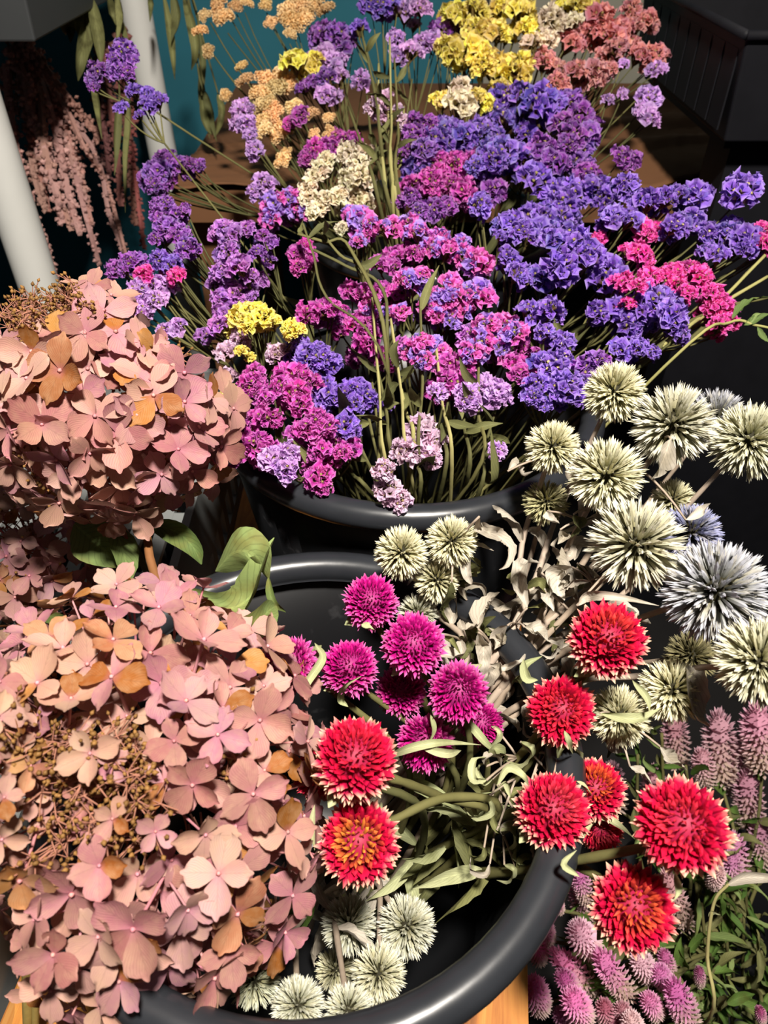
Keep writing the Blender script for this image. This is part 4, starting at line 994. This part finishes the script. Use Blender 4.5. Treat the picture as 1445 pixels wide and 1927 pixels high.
for i, (x, y, lab) in enumerate(((1440,480,'upper straw-coloured stem fanning out to the frame edge'), (1445,520,'second straw-coloured stem of the fan at the frame edge'), (1420,500,'shorter straw stem in the fan by the black stand'), (1445,560,'lowest dark stem of the fan at the frame edge'), (1340,600,'flat olive stem behind the hanging pink sprig'), (1320,625,'broad olive winged stem over the black gap'))):
    bare(lab, 'fanned stems beside the black gap', [(x, y, .64), (1330 if i < 4 else 1290, 590 if i < 4 else 645, .63), (1200, 690, .60)], T2, 'pale stem' if i < 3 else 'green stem', .0020 if i < 4 else .0028)
root = T2 + Vector((.05, 0, .012))
th = thing('leafy_sprig', root, 'dry green sprig with wavy leaves beside the lowest hot pink head', 'dried foliage')
mb = MB(); mb.tube(spline([W(1460, 620, .60), W(1420, 612, .60), W(1370, 608, .60), W(1250, 690, .59), root], 6), .001, .0016, 5); mb.build('stem', M['pale stem'], th, True, root)
for pts, w_ in (([(1378,600),(1395,580),(1420,565),(1455,558)],11),([(1400,612),(1425,600),(1450,590)],9),([(1425,615),(1435,635),(1448,645)],7),([(1410,610),(1420,595),(1432,590)],5)):
    leaf('leaf', th, root, [W(x, y, .60) for x, y in pts], w_ * .60 / FPX, 'green leaf', .5, .8, ruffle=.25)
for i, (x, lab) in enumerate(((52, 'thick yellowish stem at the bottom corner beside the bench'), (66, 'thinner yellowish stem next to the thick corner one'))):
    root = Vector((W(x, 1900, .60).x, W(x, 1900, .60).y - .1, .39)) if False else W(x + 4, 2250, .70); root.z = max(root.z, .0)
    th = thing('cut_stalk', root, lab, 'dried stem')
    mb = MB(); mb.tube(spline([W(x - 4, 1700, .44), W(x, 1850, .45), root], 6), .0028 - i * .001, .0034 - i * .001, 7, bump=.1); mb.build('stem', M['straw'], th, True, root)

# ---------------------------------------------------------------- statice and yarrow
SPRAYS = [
('H','hot pink statice tuft cut by the frame edge in front of the black stand','1438,438,22 1441,456,20'),
('H','single deep pink statice head half buried inside the purple clump','1112,452,16'),
('H','dull pink statice heads in shade behind the calyx-heavy purple clump','1211,434,22 1224,443,13 1206,474,22 1215,488,18'),
('H','two hot pink statice heads just above the big lilac puff','272,515,17 332,518,17'),
('H','hot pink ruffled bar of statice below the head with pale calyx','1269,510,20 1224,519,22 1246,523,22 1273,532,18'),
('H','three small hot pink statice heads touching the single purple puff','1175,528,18 1202,537,16 1182,570,13'),
('H','hot pink statice sprig hanging over the black gap above the thistles','1320,519,22 1293,550,16 1342,554,20 1345,577,18 1362,577,20 1336,590,11 1354,612,20'),
('L','lilac flat-topped statice spray leaning toward the yellow flowers','792,13,20 762,20,23 747,70,17 812,73,17 799,83,20 822,86,17 775,96,20 752,106,20'),
('L','two small lilac statice heads tucked under the salmon cluster','1175,121,11 1235,132,18'),
('L','lilac statice in a tall column beside the bare stems','636,96,17 609,103,20 626,116,20 639,116,17 639,143,17 679,150,17 613,179,20 633,179,13'),
('L','violet-lilac statice heads hanging below the salmon spray over brown paper','1171,176,11 1222,183,22 1144,187,13 1211,210,20 1224,219,18'),
('L','pale lilac statice beside the cream-tan yarrow over brown paper','456,206,20 450,233,17 466,233,17 470,256,13 480,286,17'),
('L','pale lilac statice tuft on the brown paper above the violet clump','496,346,20 480,359,17'),
('L','big pale lilac statice puff just above the upper hydrangea','319,528,13 282,535,20 306,542,23 259,545,20 292,565,20 249,571,17 269,585,20 332,615,20 312,621,17'),
('L','single dusky lilac statice head in shade among the green stems','822,738,18'),
('L','dusky lilac fan of statice in shade below the pink bicolour puff','912,729,27 907,730,25 934,733,22 936,739,25 880,746,27 878,755,21 890,763,17'),
('L','tiny lilac statice head low beside the rear tub rim','936,851,17'),
('L','pinkish lilac statice drooping over the rear tub beside the hydrangea','541,851,21 512,863,25 541,884,21'),
('M','dark magenta statice tucked under the cream-tan yarrow heads','563,219,17 652,262,17 616,276,17 593,282,20 579,296,17 576,299,13'),
('M','magenta-pink statice at the foot of the purple mound','827,308,22 858,308,22 818,330,22 812,339,23 782,346,20 845,348,18 813,357,18 871,357,22 880,375,18'),
('M','magenta statice sprig standing in the dark hollow among olive stems','573,462,17 556,478,17 563,502,17'),
('M','bright magenta dome of statice above the dark green stem','762,475,20 782,475,17 739,482,20 716,495,20 726,551,23 746,551,20'),
('M','dusty magenta statice dome amid the bicolour heads','662,545,20 682,551,17 666,608,20 692,615,20'),
('M','bright magenta statice dome next to the yellow tuft','626,581,17 606,585,23 579,591,23'),
('M','magenta statice drooping low over the shaded green stems','691,639,25 682,656,25 716,668,21'),
('M','dark magenta statice below the pink bicolour puff beside the purple ones','983,653,18 970,684,22 979,702,18 1023,702,18'),
('M','dark magenta statice upright in shade above the dusky lilac fan','853,689,25 867,693,27 845,715,22 849,718,25 861,730,21'),
('M','magenta statice cluster beside the indigo tuft','566,697,12 537,710,25 558,710,25 583,718,21 529,726,21 554,739,25 566,759,21'),
('M','magenta statice cluster directly below the pale star-like sprig','479,705,21 471,726,25 487,739,21 500,751,17 491,780,21'),
('M','small magenta statice heads directly under the indigo tuft','595,793,25 612,801,21 579,805,21'),
('M','magenta statice touching the edge of the upper hydrangea','425,784,21 446,788,25 462,813,25 417,817,21 483,834,25 454,838,25 491,859,25'),
('M','lowest magenta statice spray spilling over the rear tub rim','628,842,25 603,847,21 645,851,17 595,867,25 620,867,21 591,884,21 599,901,25 608,917,17'),
('P','purple statice heads topmost above the bare stems','692,7,20 716,10,20 736,10,17 676,50,17'),
('P','purple crown of the rear statice mound just below the yellow heads','988,179,27 1014,192,33 1041,192,22'),
('P','lone purple statice sprig on a long pale stem before the white post','252,169,15 276,173,13 296,189,17 282,196,17 229,203,13 262,216,10'),
('P','purple statice heads just below the crown with straw calyxes showing','947,187,27 925,205,22 947,223,25'),
('P','two purple statice heads in the centre of the rear mound','988,250,22 988,295,27'),
('P','purple statice heads near the beige tuft on the rear mound','907,241,22 880,254,22 947,286,27 929,299,22 894,312,18'),
('P','blue-violet statice heads above the magenta-pink spray on the mound','845,246,27 827,268,27 789,309,23 799,316,17'),
('P','single purple statice head with long straw calyx against the black stand','1394,362,33'),
('P','three purple statice heads where rear mound meets the outer row','1121,353,27 1086,362,31 1139,375,22'),
('P','row of purple statice heads below the brown paper','1179,348,22 1255,371,22 1215,375,20 1220,376,25 1157,407,22 1188,412,22'),
('P','purple statice heads on the lower slope of the rear mound','1010,339,31 1041,357,22 1063,384,27 1023,407,22 1054,409,27 996,412,27 1014,434,27'),
('P','purple statice over a cluster of bleached calyx bracts','1309,366,27 1309,416,22 1273,425,22 1331,438,20'),
('P','two-tier purple statice tuft over the dark gap beside the bicolour heads','903,384,22 965,421,27 979,434,22 943,443,13'),
('P','purple statice heads beside the hot pink tuft at the black stand','1380,429,22 1403,447,27 1407,470,18 1351,479,20'),
('P','pale purple statice heads in a bar below the buried pink head','1041,452,27 1086,452,27 1108,479,31 1059,505,31'),
('P','two dark purple statice heads behind the hot pink pair','299,488,17 319,495,17'),
('P','small blue-purple statice heads hanging at the edge of the dark gap','956,483,20 974,514,22 992,528,13'),
('P','single round purple statice puff beside small hot pink heads','1144,523,36 1126,586,22'),
('P','two dark purple statice heads deep in shade below the pale bar','1032,577,22 1001,586,27'),
('P','purple statice heads above the olive flattened stems','1238,568,31 1269,590,27 1273,608,22'),
('P','bright purple statice puff above the topmost thistle','1202,577,27 1175,586,31 1184,608,27 1202,653,18 1166,657,22 1229,662,13'),
('P','purple statice with straw calyxes next to the pink bicolour puff','1023,626,18 1059,644,22 1063,675,18 1041,688,27'),
('P','indigo statice tuft between the magenta dome and magenta clusters','566,647,17 599,656,17 579,668,25 603,672,25 624,685,21'),
('P','purple statice in shade beside the topmost thistle','1010,724,22 1050,729,22 1068,729,27 1005,746,18 1086,746,18'),
('P','deep indigo statice heads bordering the shaded green stems','608,730,21 666,734,25 641,743,21 620,747,25 687,747,21 612,763,17 666,763,17'),
('P','small blue-violet statice heads above the lowest magenta spray','645,805,25 662,809,17 633,813,17'),
('Q','single pale mauve statice head near the top among bare stems','779,47,13'),
('Q','washed-out mauve statice sprig hanging on the bare stems','722,186,17 702,199,17 749,203,10 716,213,17 759,229,13'),
('Q','pale pink star-like statice sprig below the yellow tuft','454,635,21 425,660,21 520,664,21 431,707,17'),
('Q','pale pink statice puff standing low in front of the green stems','790,809,29 819,826,21 778,842,25 753,847,21 803,855,25 815,867,17'),
('Q','pale pink statice tuft touching the rear tub rim','724,884,21 732,925,25 753,942,21'),
('R','salmon statice spray next to the white sprig','1133,31,25 1119,56,22 1153,67,27 1157,92,20'),
('R','salmon statice spray reaching highest toward the black bin','1188,18,18 1215,36,18 1175,49,18 1202,103,20 1229,107,20'),
('R','faded pink statice sprig between the white and salmon flowers','1072,76,27 1023,114,22 1086,134,22 1050,154,20'),
('R','two brownish pink statice heads below the salmon sprays','1148,129,13 1126,138,22'),
('T','two tan yarrow heads cut by the top frame edge beside purple statice','593,13,20 613,20,17'),
('T','tan yarrow sprig on thin stalks before the teal wall','463,7,13 413,13,20 443,13,13 420,37,20'),
('T','large tan yarrow plate at the top before the lilac column','500,10,13 566,13,20 543,23,20 573,37,20 510,43,13 550,43,20 546,66,13'),
('T','thin tan yarrow sprig hanging nearest the teal wall','387,30,13 377,60,15 393,96,13'),
('T','three separate cream-tan yarrow beads on thin stalks over the teal wall','456,126,13 461,153,17 425,179,12'),
('T','broad cream-tan yarrow plate under the yellow-green head','533,140,23 500,150,20 546,156,20 516,173,23 490,179,20'),
('T','lower cream-tan yarrow plate beside the pale lilac statice','500,199,23 516,213,20 493,229,17 496,249,20'),
('T','loose cream-tan yarrow heads beside the bare stems','556,203,17 584,216,17 619,223,13 621,252,15 593,256,13'),
('T','small tan yarrow heads drooping over the brown paper','543,246,13 526,249,23 540,286,10 533,302,17'),
('V','two dark violet statice heads beside the topmost yellow spray','832,56,23 849,56,17'),
('V','violet statice in the upper lilac column below the tan yarrow','609,60,20 633,63,20 646,83,20 586,113,17 613,146,20 593,156,17'),
('V','dark violet statice sprig reaching across the white post','233,93,20 216,110,17 246,110,17 186,133,20 203,133,10 223,133,17 239,133,17 173,150,13 176,163,10'),
('V','violet statice heads beside the crown of the rear mound','1077,196,27 1090,219,25 1059,232,22'),
('V','violet statice beside the bare stems at the mound\'s flank','782,233,20 805,233,17 782,252,20 772,276,20 799,282,20'),
('V','violet statice heads below the crown at the shaded flank','1077,259,27 1068,272,18 1023,277,27 1050,304,27'),
('V','violet statice heads in the shadow beside the brown paper','1171,295,20 1086,308,22 1104,326,22'),
('V','violet statice tuft beneath the lone long-stemmed sprig','306,299,17 355,306,13 336,312,17 369,312,13 299,322,20 282,332,13 312,339,20 289,346,17'),
('V','two violet statice heads low on the mound over the dark gap','907,344,27 934,357,22'),
('V','violet statice heads under the magenta-pink spray','775,369,17 815,392,23 789,399,17'),
('V','violet statice clump reaching toward the hanging amaranth','312,379,13 346,395,13 299,405,17 332,409,20 309,429,20 339,442,20 292,449,13 349,465,20'),
('V','violet statice heads in shade under the bicolour spray with brown bracts','493,442,13 513,455,13 483,475,17'),
('V','violet statice clump in the dense middle near the lilac puff','417,429,17 463,432,17 433,442,23 430,472,20 450,498,23 420,512,20'),
('V','three violet statice heads hanging above the hydrangea, nearest the amaranth','243,492,20 262,492,17 233,508,13'),
('V','pinkish violet statice clump beside the yellow tuft','466,528,20 440,548,20 473,558,13 420,561,20 447,571,17 417,588,20 410,615,20'),
('V','two violet statice heads just above the topmost thistle','1130,679,18 1112,693,27'),
('W','white statice sprig beside the yellow and salmon flowers','1041,36,27 1077,40,18 1032,74,18 999,78,20'),
('W','beige faded statice tuft below the yellow spray','867,170,22 871,196,27'),
('W','cream statice fan, upper one beside the bare stems','656,286,20 686,289,17 646,296,13 676,309,20 672,329,20 652,336,18'),
('W','cream statice fan nearest the brown paper','613,302,17 599,319,17 589,332,15 579,352,17 636,369,18 579,372,17 616,375,17 599,392,17 589,402,13'),
('W','cream statice fan lowest, just above the bicolour heads','689,346,17 672,372,18 689,382,17 646,395,17 643,429,13'),
('X','magenta and violet statice with a brown bract heart below brown paper','540,375,23 513,382,23 559,389,20 573,399,13 506,409,20'),
('X','magenta and violet statice just under the lowest cream fan','662,402,17 676,409,23 692,422,20 686,442,17 676,452,13'),
('X','magenta and violet statice row beside the green stalk','765,422,23 719,429,17 739,429,20 782,435,20'),
('X','largest magenta and violet statice puff beside the dark gap','827,447,22 829,449,20 867,456,18 813,465,22 812,468,20 845,470,22 867,479,22 903,492,25 894,505,18'),
('X','magenta and violet statice behind the magenta dome','792,518,17 762,525,20 782,538,20'),
('X','magenta and violet statice stepping down below the largest puff','849,532,22 880,550,22 858,554,22 903,554,27 842,561,20 867,581,22'),
('X','magenta and violet statice beside the dusty magenta dome','699,571,20 752,588,17 722,591,20'),
('X','magenta and violet statice centred over the shaded green stems','802,575,17 809,577,18 822,591,20 845,599,22'),
('X','pink bicolour statice puff above the dusky lilac fan','916,608,22 952,612,27 970,626,22 929,635,22 907,639,22 943,657,22'),
('X','two small bicolour statice heads below the stepped spray','832,660,17 889,662,22'),
('X','bicolour statice low over the dark hollow of stems','799,651,21 774,660,21 803,680,17'),
('Y','single yellow statice head cut by the top edge near salmon flowers','1090,9,25'),
('Y','yellow statice spray topmost among dark stems','898,18,27 854,22,22 894,58,27'),
('Y','pale yellow statice spray at the top beside the white sprig','947,13,22 979,18,27 992,49,18 938,58,22'),
('Y','single yellow-green statice head above the cream-tan yarrow','556,115,23'),
('Y','yellow statice spray just above the beige tuft','845,94,27 894,98,31 907,121,22 896,183,18 840,185,16'),
('Y','bright yellow statice spray nearest the purple crown','970,129,33 947,165,16'),
('Y','bright yellow statice tuft above the pale star-like sprig','473,588,20 450,591,20 493,598,20 510,605,17 463,608,17 546,618,20 454,660,12'),
('Y','two small dull yellow statice heads behind the upper hydrangea','433,739,17 425,763,17'),
]
for i, (fam, lab, heads) in enumerate(SPRAYS):
    spray(i, fam, lab, heads)
